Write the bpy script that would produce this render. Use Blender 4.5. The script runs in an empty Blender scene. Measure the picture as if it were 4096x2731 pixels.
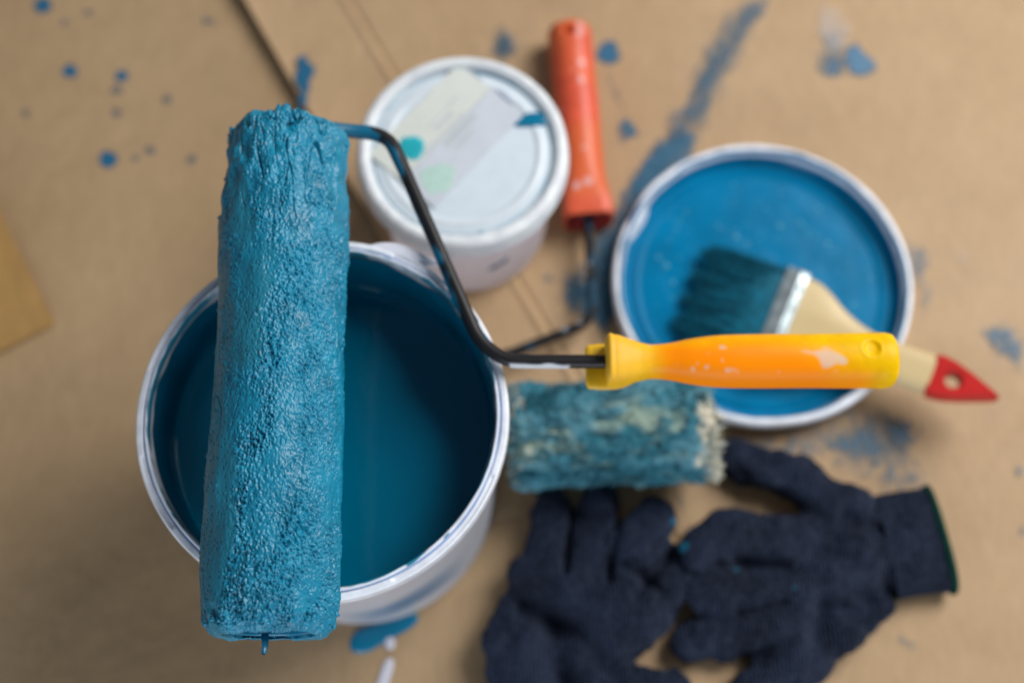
import bpy, bmesh, math, random
import numpy as np
from mathutils import Vector, Matrix, Euler
PI = math.pi
scene = bpy.context.scene
COL = scene.collection

# ------------------------------------------------------------------ camera, light, exposure
cam_d = bpy.data.cameras.new('camera')
cam = bpy.data.objects.new('camera', cam_d); COL.objects.link(cam)
cam.location = (0, 0, 0.737); cam.rotation_euler = (math.radians(18), 0, 0)
cam_d.sensor_width = 36; cam_d.lens = 45.92
cam_d.clip_start = 0.01; cam_d.clip_end = 50
cam_d.dof.use_dof = True; cam_d.dof.focus_distance = 0.530; cam_d.dof.aperture_fstop = 3.5
scene.camera = cam

world = bpy.data.worlds.new('World'); scene.world = world; world.use_nodes = True
bg = world.node_tree.nodes['Background']
bg.inputs[0].default_value = (0.80, 0.88, 1.0, 1); bg.inputs[1].default_value = 0.145

def area(name, loc, aim, sx, sy, power, col):
    l = bpy.data.lights.new(name, 'AREA'); l.shape = 'RECTANGLE'; l.size = sx; l.size_y = sy
    l.energy = power; l.color = col
    o = bpy.data.objects.new(name, l); COL.objects.link(o); o.location = loc
    o.rotation_euler = (Vector(aim) - Vector(loc)).to_track_quat('-Z', 'Y').to_euler()
area('window_light', (1.00, 0.86, 1.22), (0, 0.2, 0), 0.85, 0.95, 31.5, (1.0, 0.975, 0.95))
area('room_bounce', (-0.15, -1.7, 0.48), (0, 0.2, 0.03), 1.7, 0.8, 25, (0.86, 0.92, 1.0))

scene.view_settings.view_transform = 'Standard'
scene.view_settings.look = 'None'
scene.view_settings.exposure = 0.12
scene.view_settings.gamma = 1.0
scene.cycles.use_denoising = True
scene.cycles.max_bounces = 8

# ------------------------------------------------------------------ helpers
def link(o, parent=None):
    COL.objects.link(o)
    if parent: o.parent = parent
    return o
def thing(name, label, cat, group=None, loc=(0, 0, 0), rot=(0, 0, 0)):
    o = bpy.data.objects.new(name, None); link(o)
    o.location = loc; o.rotation_euler = rot; o.empty_display_size = 0.02
    o['label'] = label; o['category'] = cat
    if group: o['group'] = group
    return o
def mesh_obj(name, V, F, m, parent=None, smooth=True, attrs=None):
    me = bpy.data.meshes.new(name)
    me.from_pydata([tuple(v) for v in V] if not isinstance(V, np.ndarray) else V.tolist(), [],
                   F if not isinstance(F, np.ndarray) else F.tolist())
    if attrs:
        for k, a in attrs.items():
            at = me.attributes.new(k, 'FLOAT', 'POINT'); at.data.foreach_set('value', np.asarray(a, dtype=np.float32).ravel())
    if smooth: me.polygons.foreach_set('use_smooth', [True] * len(me.polygons))
    me.materials.append(m); me.update()
    return link(bpy.data.objects.new(name, me), parent)
def fftnoise(nu, nv, lu, lv, seed):
    """periodic smooth noise, unit deviation, correlation lengths in samples"""
    r = np.random.default_rng(seed).standard_normal((nu, nv))
    fu = np.fft.fftfreq(nu)[:, None]; fv = np.fft.fftfreq(nv)[None, :]
    g = np.exp(-2 * (PI ** 2) * ((fu * lu) ** 2 + (fv * lv) ** 2) * 0.5)
    n = np.fft.ifft2(np.fft.fft2(r) * g).real
    return (n - n.mean()) / n.std()
def sstep(a, b, x):
    t = np.clip((x - a) / (b - a), 0, 1); return t * t * (3 - 2 * t)
def grid_faces(nu, nv, wrap_v=True, wrap_u=False):
    i = np.arange(nu if wrap_u else nu - 1)[:, None]; j = np.arange(nv if wrap_v else nv - 1)[None, :]
    a = i * nv + j; b = i * nv + (j + 1) % nv; c = ((i + 1) % nu) * nv + (j + 1) % nv; d = ((i + 1) % nu) * nv + j
    return np.stack([a, b, c, d], -1).reshape(-1, 4)
def resample(prof, step):
    prof = np.array(prof, float); d = np.r_[0, np.cumsum(np.hypot(*np.diff(prof, axis=0).T))]
    n = max(2, int(d[-1] / step) + 1); s = np.linspace(0, d[-1], n)
    return np.stack([np.interp(s, d, prof[:, k]) for k in range(prof.shape[1])], 1)
def lathe(prof, n=96, closed=False, wob=None):
    """profile (r, z) about Z"""
    p = np.array(prof, float); th = np.linspace(0, 2 * PI, n, endpoint=False)
    R = p[:, 0][:, None] * np.ones(n); Z = p[:, 1][:, None] * np.ones(n)
    if wob is not None: R, Z = wob(R, Z, th)
    V = np.stack([R * np.cos(th), R * np.sin(th), Z], -1).reshape(-1, 3)
    return V, grid_faces(len(p), n, True, closed)
def arcs(pts, rad, seg=8):
    """fillet the corners of a polyline"""
    pts = [Vector(p) for p in pts]; out = [pts[0]]
    for a, b, c in zip(pts[:-2], pts[1:-1], pts[2:]):
        u = (a - b); v = (c - b); r = min(rad, u.length * 0.45, v.length * 0.45)
        s = b + u.normalized() * r; e = b + v.normalized() * r
        for k in range(seg + 1):
            t = k / seg; out.append(s.lerp(b, t).lerp(b.lerp(e, t), t))
    out.append(pts[-1]); return np.array([tuple(p) for p in out])
def tube(path, rad, n=20, cap=True):
    """round tube; rad a number or one per point; returns V, F, s, angle"""
    P = np.array(path, float); m = len(P); rad = np.broadcast_to(np.asarray(rad, float), (m,))
    T = np.gradient(P, axis=0); T /= np.linalg.norm(T, axis=1)[:, None]
    ref = np.array([0, 0, 1.0]); ref2 = np.array([0, 1.0, 0])
    side = np.cross(T, ref); bad = np.linalg.norm(side, axis=1) < 0.2; side[bad] = np.cross(T[bad], ref2)
    side /= np.linalg.norm(side, axis=1)[:, None]; up = np.cross(side, T)
    th = np.linspace(0, 2 * PI, n, endpoint=False)
    V = P[:, None] + rad[:, None, None] * (side[:, None] * np.cos(th)[None, :, None] + up[:, None] * np.sin(th)[None, :, None])
    F = grid_faces(m, n).tolist()
    if cap: F += [list(range(n))[::-1], list(range((m - 1) * n, m * n))]
    s = np.r_[0, np.cumsum(np.linalg.norm(np.diff(P, axis=0), axis=1))]
    return V.reshape(-1, 3), F, np.repeat(s, n), np.tile(th, m)
def sweep(st, n=32):
    """stations (x, y, z, half_y, half_z, exponent) along X: superellipse sections, closed ends"""
    th = np.linspace(0, 2 * PI, n, endpoint=False); c, s = np.cos(th), np.sin(th)
    rows = []
    for x, y, z, a, b, e in st:
        rows.append(np.stack([np.full(n, x), y + a * np.sign(c) * np.abs(c) ** (2 / e), z + b * np.sign(s) * np.abs(s) ** (2 / e)], -1))
    V = np.array(rows).reshape(-1, 3); m = len(st)
    F = grid_faces(m, n).tolist() + [list(range(n))[::-1], list(range((m - 1) * n, m * n))]
    return V, F
def dense(st, step):
    st = np.array(st, float); x = st[:, 0]; k = max(2, int(abs(x[-1] - x[0]) / step))
    xs = np.unique(np.r_[np.linspace(x[0], x[-1], k), x])
    # smooth (monotone-ish) interpolation
    out = [xs]
    for j in range(1, st.shape[1]):
        m = np.gradient(st[:, j], x); i = np.clip(np.searchsorted(x, xs, side='right') - 1, 0, len(x) - 2)
        d = np.diff(st[:, j]) / np.diff(x)
        for q in range(1, len(x) - 1):
            if d[q - 1] * d[q] <= 0: m[q] = 0
        m[0], m[-1] = d[0], d[-1]
        h = x[i + 1] - x[i]; t = (xs - x[i]) / h
        out.append((2*t**3-3*t**2+1)*st[i, j] + (t**3-2*t**2+t)*h*m[i] + (-2*t**3+3*t**2)*st[i+1, j] + (t**3-t**2)*h*m[i+1])
    return np.stack(out, 1)

# ------------------------------------------------------------------ materials
def mat(name):
    m = bpy.data.materials.new(name); m.use_nodes = True
    return m, m.node_tree.nodes, m.node_tree.links, m.node_tree.nodes['Principled BSDF']
def noise_node(N, L, scale, detail=4, rough=0.55, coord='Object', vec_scale=None, dist=0):
    tc = N.new('ShaderNodeTexCoord'); nn = N.new('ShaderNodeTexNoise')
    nn.inputs['Scale'].default_value = scale; nn.inputs['Detail'].default_value = detail; nn.inputs['Roughness'].default_value = rough
    nn.inputs['Distortion'].default_value = dist
    if vec_scale:
        mp = N.new('ShaderNodeMapping'); mp.inputs['Scale'].default_value = vec_scale
        L.new(tc.outputs[coord], mp.inputs[0]); L.new(mp.outputs[0], nn.inputs['Vector'])
    else: L.new(tc.outputs[coord], nn.inputs['Vector'])
    return nn
def ramp(N, L, fac, stops):
    r = N.new('ShaderNodeValToRGB'); L.new(fac, r.inputs[0])
    while len(r.color_ramp.elements) < len(stops): r.color_ramp.elements.new(0.5)
    for e, (p, c) in zip(r.color_ramp.elements, stops): e.position = p; e.color = (*c, 1) if len(c) == 3 else c
    return r
def bump(N, L, height, bsdf, strength, dist):
    b = N.new('ShaderNodeBump'); b.inputs['Strength'].default_value = strength; b.inputs['Distance'].default_value = dist
    L.new(height, b.inputs['Height']); L.new(b.outputs[0], bsdf.inputs['Normal'])
def mixc(N, L, fac, a, b):
    m = N.new('ShaderNodeMix'); m.data_type = 'RGBA'
    for s, v in ((m.inputs[0], fac), (m.inputs[6], a), (m.inputs[7], b)):
        if isinstance(v, (tuple, list)): s.default_value = (*v, 1)
        elif isinstance(v, (int, float)): s.default_value = v
        else: L.new(v, s)
    return m.outputs[2]
def attr(N, name):
    a = N.new('ShaderNodeAttribute'); a.attribute_name = name; return a.outputs['Fac']
def simple(name, col, rough=0.5, var=0.12, scale=60, spec=0.5, bmp=0, bdist=0.0005, bscale=400, metal=0):
    m, N, L, B = mat(name)
    n = noise_node(N, L, scale)
    lo = tuple(c * (1 - var) for c in col); hi = tuple(min(1, c * (1 + var)) for c in col)
    r = ramp(N, L, n.outputs[0], [(0.3, lo), (0.7, hi)]); L.new(r.outputs[0], B.inputs['Base Color'])
    B.inputs['Roughness'].default_value = rough; B.inputs['Specular IOR Level'].default_value = spec; B.inputs['Metallic'].default_value = metal
    if bmp:
        n2 = noise_node(N, L, bscale, 3); bump(N, L, n2.outputs[0], B, bmp, bdist)
    return m

BLUE = (0.0, 0.165, 0.30)
def cardboard(name, a, b, seedoff):
    m, N, L, B = mat(name)
    n1 = noise_node(N, L, 5, 5, 0.6); n2 = noise_node(N, L, 260, 3, 0.6, vec_scale=(1, 0.25, 1)); n3 = noise_node(N, L, 26, 4, 0.65, dist=0.5)
    n1.noise_dimensions = '4D'; n1.inputs['W'].default_value = seedoff
    r = ramp(N, L, n1.outputs[0], [(0.3, a), (0.7, b)])
    dk = ramp(N, L, n3.outputs[0], [(0.35, (0.92, 0.92, 0.92)), (0.6, (1, 1, 1))])
    fb = ramp(N, L, n2.outputs[0], [(0.25, (0.9, 0.9, 0.9)), (0.75, (1.06, 1.06, 1.06))])
    x = N.new('ShaderNodeMix'); x.data_type = 'RGBA'; x.blend_type = 'MULTIPLY'; x.inputs[0].default_value = 0.7
    L.new(r.outputs[0], x.inputs[6]); L.new(dk.outputs[0], x.inputs[7])
    y = N.new('ShaderNodeMix'); y.data_type = 'RGBA'; y.blend_type = 'MULTIPLY'; y.inputs[0].default_value = 0.8
    L.new(x.outputs[2], y.inputs[6]); L.new(fb.outputs[0], y.inputs[7]); L.new(y.outputs[2], B.inputs['Base Color'])
    B.inputs['Roughness'].default_value = 0.62; B.inputs['Specular IOR Level'].default_value = 0.3
    wv = noise_node(N, L, 3.2, 2, .5, dist=1.2); ab = N.new('ShaderNodeMath'); ab.operation = 'SUBTRACT'; L.new(wv.outputs[0], ab.inputs[0]); ab.inputs[1].default_value = .5
    a2 = N.new('ShaderNodeMath'); a2.operation = 'ABSOLUTE'; L.new(ab.outputs[0], a2.inputs[0])
    cre = ramp(N, L, a2.outputs[0], [(0, (0, 0, 0)), (.02, (1, 1, 1))]); su = N.new('ShaderNodeMath'); su.operation = 'MULTIPLY_ADD'
    L.new(cre.outputs[0], su.inputs[0]); su.inputs[1].default_value = .05; L.new(n1.outputs[0], su.inputs[2])
    bump(N, L, su.outputs[0], B, 0.35, 0.02)
    return m
M_floor = cardboard('cardboard_floor', (0.365, 0.243, 0.130), (0.425, 0.294, 0.168), 1.0)
M_sheet = cardboard('cardboard_sheet', (0.40, 0.263, 0.140), (0.47, 0.325, 0.190), 4.0)
M_off = cardboard('cardboard_offcut', (0.34, 0.195, 0.062), (0.39, 0.23, 0.078), 7.0)

def paint_wet(name, col, rough, bs=0.15, bscale=25, spec=0.5):
    m, N, L, B = mat(name)
    n = noise_node(N, L, bscale, 3); r = ramp(N, L, n.outputs[0], [(0.3, tuple(c * 0.86 for c in col)), (0.7, tuple(c * 1.12 for c in col))])
    L.new(r.outputs[0], B.inputs['Base Color']); B.inputs['Roughness'].default_value = rough; B.inputs['Specular IOR Level'].default_value = spec
    bump(N, L, n.outputs[0], B, bs, 0.003); return m
M_wet = paint_wet('wet_blue_paint', BLUE, 0.22)
M_pool = paint_wet('pooled_blue_paint', (0.0, 0.120, 0.215), 0.05, 0.05, 14, 0.14)
M_coat = paint_wet('blue_paint_film', (0.0, 0.105, 0.185), 0.3, 0.4, 70, 0.3)

def paint_dry(name, col, lo, hi, scale, amount=1.0):
    """thin dried paint, broken up where the brush skipped"""
    m, N, L, B = mat(name); out = N['Material Output']
    n = noise_node(N, L, scale, 6, 0.66, dist=0.3, vec_scale=(1, .5, 1)); n.inputs['Vector'].links[0].from_node.inputs['Rotation'].default_value = (0, 0, -.6); e = attr(N, 'edge')
    ad = N.new('ShaderNodeMath'); ad.operation = 'ADD'; L.new(n.outputs[0], ad.inputs[0]); L.new(e, ad.inputs[1])
    k = ramp(N, L, ad.outputs[0], [(lo, (0, 0, 0)), (hi, (amount,) * 3)])
    tr = N.new('ShaderNodeBsdfTransparent'); mx = N.new('ShaderNodeMixShader')
    L.new(k.outputs[0], mx.inputs[0]); L.new(tr.outputs[0], mx.inputs[1]); L.new(B.outputs[0], mx.inputs[2]); L.new(mx.outputs[0], out.inputs[0])
    B.inputs['Base Color'].default_value = (*col, 1); B.inputs['Roughness'].default_value = 0.45
    return m
DB = (0.010, 0.115, 0.225)
M_dsolid = paint_dry('dried_blue_solid', DB, 0.15, 0.45, 90)
M_ddry = paint_dry('dried_blue_broken', (0.012, 0.115, 0.21), 0.42, 0.70, 300, 0.9)
M_dfaint = paint_dry('dried_blue_faint', (0.025, 0.12, 0.21), 0.34, 0.85, 260, 0.7)
M_smear = paint_dry('dried_blue_smear', (0.008, 0.11, 0.21), 0.30, 0.60, 240, 0.95)
M_dgrey = paint_dry('dried_grey_drop', (0.10, 0.16, 0.20), 0.15, 0.6, 90, 0.6)
M_dwhite = paint_dry('dried_white_drop', (0.62, 0.62, 0.68), 0.0, 0.4, 90, 0.9)
M_dpale = paint_dry('dried_white_faint', (0.6, 0.58, 0.58), 0.2, 0.8, 90, 0.4)

# roller nap loaded with paint
m, N, L, B = mat('loaded_nap'); M_nap = m
n = noise_node(N, L, 75, 6, 0.7); nf = noise_node(N, L, 1100, 3)
r = ramp(N, L, n.outputs[0], [(0.28, (0.002, 0.138, 0.235)), (0.5, (0.003, 0.205, 0.345)), (0.75, (0.008, 0.275, 0.435))])
c = mixc(N, L, attr(N, 'film'), r.outputs[0], (0.016, 0.180, 0.270)); L.new(c, B.inputs['Base Color'])
rr = ramp(N, L, n.outputs[0], [(0.3, (0.30,) * 3), (0.75, (0.46,) * 3)]); L.new(rr.outputs[0], B.inputs['Roughness'])
B.inputs['Specular IOR Level'].default_value = 0.5
bump(N, L, nf.outputs[0], B, 0.4, 0.0005)

def painted(name, base, rough, cols, metal=0, spec=0.5, wearcol=None):
    """base colour with one or more paint layers driven by mesh attributes"""
    m, N, L, B = mat(name); n = noise_node(N, L, 120, 4)
    r = ramp(N, L, n.outputs[0], [(0.3, tuple(c * 0.85 for c in base)), (0.7, tuple(min(1, c * 1.12) for c in base))]); c = r.outputs[0]
    for k, col in cols: c = mixc(N, L, attr(N, k), c, col)
    L.new(c, B.inputs['Base Color']); B.inputs['Roughness'].default_value = rough; B.inputs['Metallic'].default_value = metal
    B.inputs['Specular IOR Level'].default_value = spec
    return m
WHITE_P = (0.66, 0.69, 0.74)
M_rod = painted('black_coated_rod', (0.012, 0.011, 0.013), 0.42, [('paint', (0.002, 0.12, 0.22)), ('white', WHITE_P)], spec=.3)
M_rod2 = painted('spattered_dark_rod', (0.012, 0.011, 0.013), 0.6, [('paint', (0.01, 0.06, 0.11)), ('white', (0.4, 0.4, 0.42))], spec=.2)
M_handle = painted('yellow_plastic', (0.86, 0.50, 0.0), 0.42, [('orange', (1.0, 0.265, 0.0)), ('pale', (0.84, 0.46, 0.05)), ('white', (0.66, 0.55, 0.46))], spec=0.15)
M_handle2 = simple('yellow_guard_plastic', (0.78, 0.45, 0.005), 0.4, 0.05)
M_coral = painted('coral_plastic', (0.66, 0.095, 0.045), 0.36, [('orange', (0.66, 0.125, 0.04)), ('white', (0.68, 0.45, 0.45))], spec=0.35)
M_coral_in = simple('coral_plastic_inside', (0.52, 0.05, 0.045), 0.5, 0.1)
M_white = painted('white_bucket_plastic', (0.78, 0.82, 0.90), 0.35, [('paint', (0.30, 0.44, 0.70)), ('film', (0.02, 0.20, 0.30))])  # the light blue layer is groove stain and painted-in cool shade together
def milky(name, col, tcol, k, **kw):
    """thin light-scattering plastic"""
    m = painted(name, col, .4, kw.get('cols', [])); N, L = m.node_tree.nodes, m.node_tree.links
    tl = N.new('ShaderNodeBsdfTranslucent'); tl.inputs[0].default_value = (*tcol, 1); mx = N.new('ShaderNodeMixShader'); mx.inputs[0].default_value = k
    L.new(N['Principled BSDF'].outputs[0], mx.inputs[1]); L.new(tl.outputs[0], mx.inputs[2]); L.new(mx.outputs[0], N['Material Output'].inputs[0]); return m
M_lidwhite = milky('white_lid_plastic', (0.83, 0.88, 0.95), (.9, .93, .98), .14, cols=[('tint', (0.64, 0.78, 0.88)), ('paint', (0.14, 0.38, 0.52))])
M_tubwhite = milky('tub_plastic', (.88, .84, .96), (1.0, .97, 1.0), .7)
# translucent bucket wall
m, N, L, B = mat('milky_bucket_wall'); M_milky = m; out = N['Material Output']
B.inputs['Base Color'].default_value = (0.50, 0.50, 0.56, 1); B.inputs['Roughness'].default_value = 0.38
L.new(mixc(N, L, attr(N, 'smudge'), (0.74, 0.75, 0.79), (0.12, 0.28, 0.46)), B.inputs['Base Color'])
tl = N.new('ShaderNodeBsdfTranslucent'); tl.inputs[0].default_value = (0.7, 0.72, 0.8, 1)
mx = N.new('ShaderNodeMixShader'); mx.inputs[0].default_value = 0.4
L.new(B.outputs[0], mx.inputs[1]); L.new(tl.outputs[0], mx.inputs[2]); L.new(mx.outputs[0], out.inputs[0])

# ------------------------------------------------------------------ floor and cardboard
def tagk(o, kind): o['kind'] = kind; return o
FZ = -0.004
def plane_grid(x0, x1, y0, y1, nx, ny, fz):
    X, Y = np.meshgrid(np.linspace(x0, x1, nx), np.linspace(y0, y1, ny), indexing='ij')
    return np.stack([X, Y, fz(X, Y)], -1).reshape(-1, 3), grid_faces(nx, ny, False)
V, F = plane_grid(-1.2, 1.2, -0.8, 1.6, 121, 121, lambda X, Y: FZ + 0 * X)
floor = tagk(mesh_obj('floor', V, F[:, ::-1], M_floor), 'structure')

# big sheet on the right: its left edge is the dark seam, with a fold parallel to it
E0 = Vector((-0.1739, 0.4722, 0.0)); E1 = Vector((-0.1294, 0.3934, 0.0)); ed = (E1 - E0).normalized(); en = Vector((ed.y, -ed.x, 0)) * (1 if (ed.y * 1) > 0 else 1)
if en.x < 0: en = -en
fold_pt = Vector((-0.0926, 0.4465, 0.0)); fold_d = (fold_pt - E0).dot(en)
def sheet_fn():
    us = np.linspace(-0.35, 1.0, 80); vs = np.unique(np.r_[np.linspace(0, 0.08, 20), np.linspace(fold_d - 0.012, fold_d + 0.012, 19), np.linspace(0.1, 1.1, 60)])
    U, W = np.meshgrid(us, vs, indexing='ij')
    X = E0.x + ed.x * U + en.x * W; Y = E0.y + ed.y * U + en.y * W
    curl = 0.0075 * np.exp(-W / 0.025) * np.clip(0.7 + 1.5 * (-U + 0.05), 0.0, 1.6)
    t = W - fold_d
    z = curl + 0.0012 * np.exp(-((t + 0.002) / 0.0022) ** 2) - 0.0013 * np.exp(-((t - 0.0018) / 0.0012) ** 2)
    top = np.stack([X, Y, z], -1).reshape(-1, 3); bot = np.stack([X, Y, z - 0.0036], -1).reshape(-1, 3)
    n = len(top); Fq = grid_faces(len(us), len(vs), False); Fa = [f for f in Fq.tolist()] + [[a + n for a in f[::-1]] for f in Fq.tolist()]
    nv = len(vs)
    for i in range(len(us) - 1):
        a = i * nv; b = (i + 1) * nv; Fa.append([a, b, b + n, a + n]); a += nv - 1; b += nv - 1; Fa.append([b, a, a + n, b + n])
    for j in range(nv - 1):
        Fa.append([j + 1, j, j + n, j + 1 + n]); k = (len(us) - 1) * nv; Fa.append([k + j, k + j + 1, k + j + 1 + n, k + j + n])
    return np.r_[top, bot], Fa
V, F = sheet_fn()
sheet = mesh_obj('cardboard_sheet', V, F, M_sheet, smooth=False)
sheet['label'] = 'large brown cardboard sheet with a fold line, spread under the paint-filled lid'; sheet['category'] = 'cardboard'
bm = bmesh.new(); bm.from_mesh(sheet.data); bmesh.ops.recalc_face_normals(bm, faces=bm.faces); bm.to_mesh(sheet.data); bm.free()

# offcut at the left edge
oc = [(-0.2732, 0.2509, 0.004), (-0.3223, 0.3382, 0.004), (-0.3965, 0.3002, 0.004), (-0.3302, 0.2178, 0.004)]
V = [(x, y, FZ + 0.0008 + 0.007 * k) for k, (x, y, z) in zip((0, 1, 1, 0.4), oc)]; V += [(x, y, z + 0.0042) for x, y, z in V]
F = [[3, 2, 1, 0], [4, 5, 6, 7]] + [[i, (i + 1) % 4, (i + 1) % 4 + 4, i + 4] for i in range(4)]
off = mesh_obj('cardboard_offcut', V, F, M_off, smooth=False)
off['label'] = 'small ochre cardboard offcut with a pointed corner at the left edge of the photo'; off['category'] = 'cardboard'
bm = bmesh.new(); bm.from_mesh(off.data); bmesh.ops.recalc_face_normals(bm, faces=bm.faces)
bmesh.ops.bevel(bm, geom=list(bm.edges), offset=0.0006, segments=2, affect='EDGES'); bm.to_mesh(off.data); bm.free()

# ------------------------------------------------------------------ paint marks on the cardboard
rng = random.Random(4)
def mark(pts, mt, parent, z, wig=0.0012, name='paint_mark', soft=0.006):
    """a thin layer of paint on a fine grid; the distance to its outline drives how far the paint thins out"""
    if mt not in (M_dsolid, M_dgrey): wig = min(wig, .0016)
    P = np.array([p[:2] for p in pts], float)
    for _ in range(3):                                                  # round the outline off
        Q = np.roll(P, -1, 0); P = np.stack([P * .75 + Q * .25, P * .25 + Q * .75], 1).reshape(-1, 2)
    lo, hi = P.min(0) - .003, P.max(0) + .003; st = float(np.clip((hi - lo).max() / 60, .0006, .002))
    xs = np.arange(lo[0], hi[0] + st, st); ys = np.arange(lo[1], hi[1] + st, st); X, Y = np.meshgrid(xs, ys, indexing='ij')
    rs = rng.randrange(10 ** 6); X2 = X + wig * fftnoise(*X.shape, 4, 4, rs); Y2 = Y + wig * fftnoise(*X.shape, 4, 4, rs + 1)
    A = P; Bp = np.roll(P, -1, 0); d = np.full(X.shape, 1e9); ins = np.zeros(X.shape, bool)
    for (ax_, ay_), (bx_, by_) in zip(A, Bp):
        ex_, ey_ = bx_ - ax_, by_ - ay_; tt = np.clip(((X2 - ax_) * ex_ + (Y2 - ay_) * ey_) / (ex_ * ex_ + ey_ * ey_ + 1e-12), 0, 1)
        d = np.minimum(d, np.hypot(X2 - ax_ - tt * ex_, Y2 - ay_ - tt * ey_))
        ins ^= ((ay_ > Y2) != (by_ > Y2)) & (X2 < ex_ * (Y2 - ay_) / (by_ - ay_ + 1e-12) + ax_)
    E = np.where(ins, -.30 + .40 * np.minimum(1, d / soft) ** .8, -.8)
    F = grid_faces(len(xs), len(ys), False); F = F[ins.ravel()[F].any(1)]
    used = np.unique(F); idx = np.full(X.size, -1); idx[used] = np.arange(len(used))
    V = np.stack([X.ravel(), Y.ravel(), np.full(X.size, z)], -1)[used]
    return mesh_obj(name, V, idx[F], mt, parent, attrs={'edge': E.ravel()[used]})
def blot(pts, mt, parent, z):
    """a solid wet smear: smooth outline, domed edge"""
    P = np.array([p[:2] for p in pts], float)
    for _ in range(3):
        Q = np.roll(P, -1, 0); P = np.stack([P * .75 + Q * .25, P * .25 + Q * .75], 1).reshape(-1, 2)
    c = P.mean(0); n = len(P); V = []
    for tt, h in ((1, 0), (.96, .0007), (.88, .0011), (.5, .0012)): V += [(*(c + (p - c) * tt), z + h) for p in P]
    V.append((*c, z + .0012)); F = grid_faces(4, n).tolist() + [[3 * n + i, 3 * n + (i + 1) % n, 4 * n] for i in range(n)]
    return mesh_obj('paint_mark', V, F, mt, parent)
def drop(p, r, mt, parent, z, squash=1.0, ang=0):
    pts = []
    for k in range(12):
        a = k / 12 * 2 * PI; x, y = r * math.cos(a) * squash, r * math.sin(a)
        pts.append((p[0] + x * math.cos(ang) - y * math.sin(ang), p[1] + x * math.sin(ang) + y * math.cos(ang)))
    return mark(pts, mt, parent, z, r * 0.08, 'paint_drop', r * 0.7)
ZF = FZ + 0.0004; ZS = 0.0005
for p, r, k in [((-0.3057, 0.4702, -0.004), .0052, 0), ((-0.2752, 0.465, -0.004), .0033, 1), ((-0.2828, 0.4216, -0.004), .0043, 0), ((-0.2494, 0.4185, -0.004), .0036, 0), ((-0.2515, 0.4085, -0.004), .0032, 1),
                ((-0.25, 0.3925, -0.004), .003, 1), ((-0.3078, 0.3925, -0.004), .003, 1), ((-0.2188, 0.4017, -0.004), .003, 1), ((-0.2524, 0.3603, -0.004), .0044, 0), ((-0.2266, 0.3663, -0.004), .0034, 1),
                ((-0.2002, 0.3597, -0.004), .003, 1), ((-0.1963, 0.4579, -0.004), .0042, 2), ((-0.2351, 0.3609, -0.004), .003, 2), ((-0.2894, 0.4579, -0.004), .003, 2)]:
    drop(p, r * 1.35, (M_dsolid, M_dgrey, M_dfaint)[k], floor, ZF)
for p, r, sq, an, k in [((-0.1121, 0.4119, 0.0), .0034, 1, 0, 1), ((-0.0961, 0.3977, 0.0), .0058, .55, -.6, 1), ((-0.1111, 0.4554, 0.0), .0035, 1, 0, 2), ((0.0618, 0.4325, 0.0), .0085, .95, 0, 0), ((-0.123, 0.4401, 0.0), .003, 1, 0, 2),
                        ((0.2917, 0.1603, 0.0), .006, .8, 0, 3), ((0.2883, 0.1264, 0.0), .004, .8, 0, 2), ((0.2173, 0.0649, 0.0), .007, .6, 1, 2), ((0.0966, 0.1426, 0.0), .007, .5, 0.2, 2), ((0.2658, 0.2764, 0.0), .006, .35, -.6, 5),
                        ((0.2741, 0.2933, 0.0), .006, .4, -.3, 5), ((0.2308, 0.1565, 0.0), .005, 1, 0, 2), ((0.022, 0.2792, 0.0), .007, .8, 0, 2), ((0.009, 0.2933, 0.0), .004, .8, 0, 2)]:
    drop(p, r, (M_dsolid, M_dgrey, M_dfaint, M_ddry, M_dwhite, M_dpale)[k], sheet, ZS, sq, an)
mark([(-0.1387, 0.4244, 0.0), (-0.1261, 0.4281, 0.0), (-0.1257, 0.4088, 0.0), (-0.1259, 0.3897, 0.0), (-0.1331, 0.391, 0.0), (-0.1362, 0.4088, 0.0)], M_dsolid, sheet, 0.0062, soft=.003)
mark([(-0.0157, 0.4449, 0.0), (-0.0045, 0.4528, 0.0), (0.0039, 0.4433, 0.0), (0.0025, 0.4291, 0.0), (-0.0072, 0.4244, 0.0), (-0.0161, 0.4322, 0.0)], M_dfaint, sheet, ZS)
mark([(-0.0114, 0.4417, 0.0), (-0.0017, 0.4449, 0.0), (0.0011, 0.4322, 0.0), (-0.0128, 0.4291, 0.0)], M_ddry, sheet, 0.0008)
mark([(0.0701, 0.3897, 0.0), (0.077, 0.3843, 0.0), (0.086, 0.3746, 0.0), (0.0772, 0.3704, 0.0), (0.0619, 0.3667, 0.0), (0.0649, 0.3797, 0.0)], M_smear, sheet, ZS, .0007, soft=.006)
mark([(0.058, 0.4244, 0.0), (0.0654, 0.4212, 0.0), (0.0749, 0.3873, 0.0), (0.068, 0.3843, 0.0), (0.0604, 0.4088, 0.0)], M_dfaint, sheet, 0.0008)
mark([(0.1582, 0.4787, 0.0), (0.1691, 0.4722, 0.0), (0.1401, 0.4306, 0.0), (0.1275, 0.3995, 0.0), (0.1156, 0.3782, 0.0), (0.0993, 0.3812, 0.0), (0.114, 0.4057, 0.0), (0.1321, 0.4369, 0.0)], M_dfaint, sheet, ZS, .002, soft=.0025)
mark([(0.1333, 0.4496, 0.0), (0.1436, 0.4433, 0.0), (0.1281, 0.4119, 0.0), (0.1164, 0.3965, 0.0), (0.1111, 0.4026, 0.0), (0.1247, 0.4275, 0.0)], M_dfaint, sheet, 0.0011)
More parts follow.
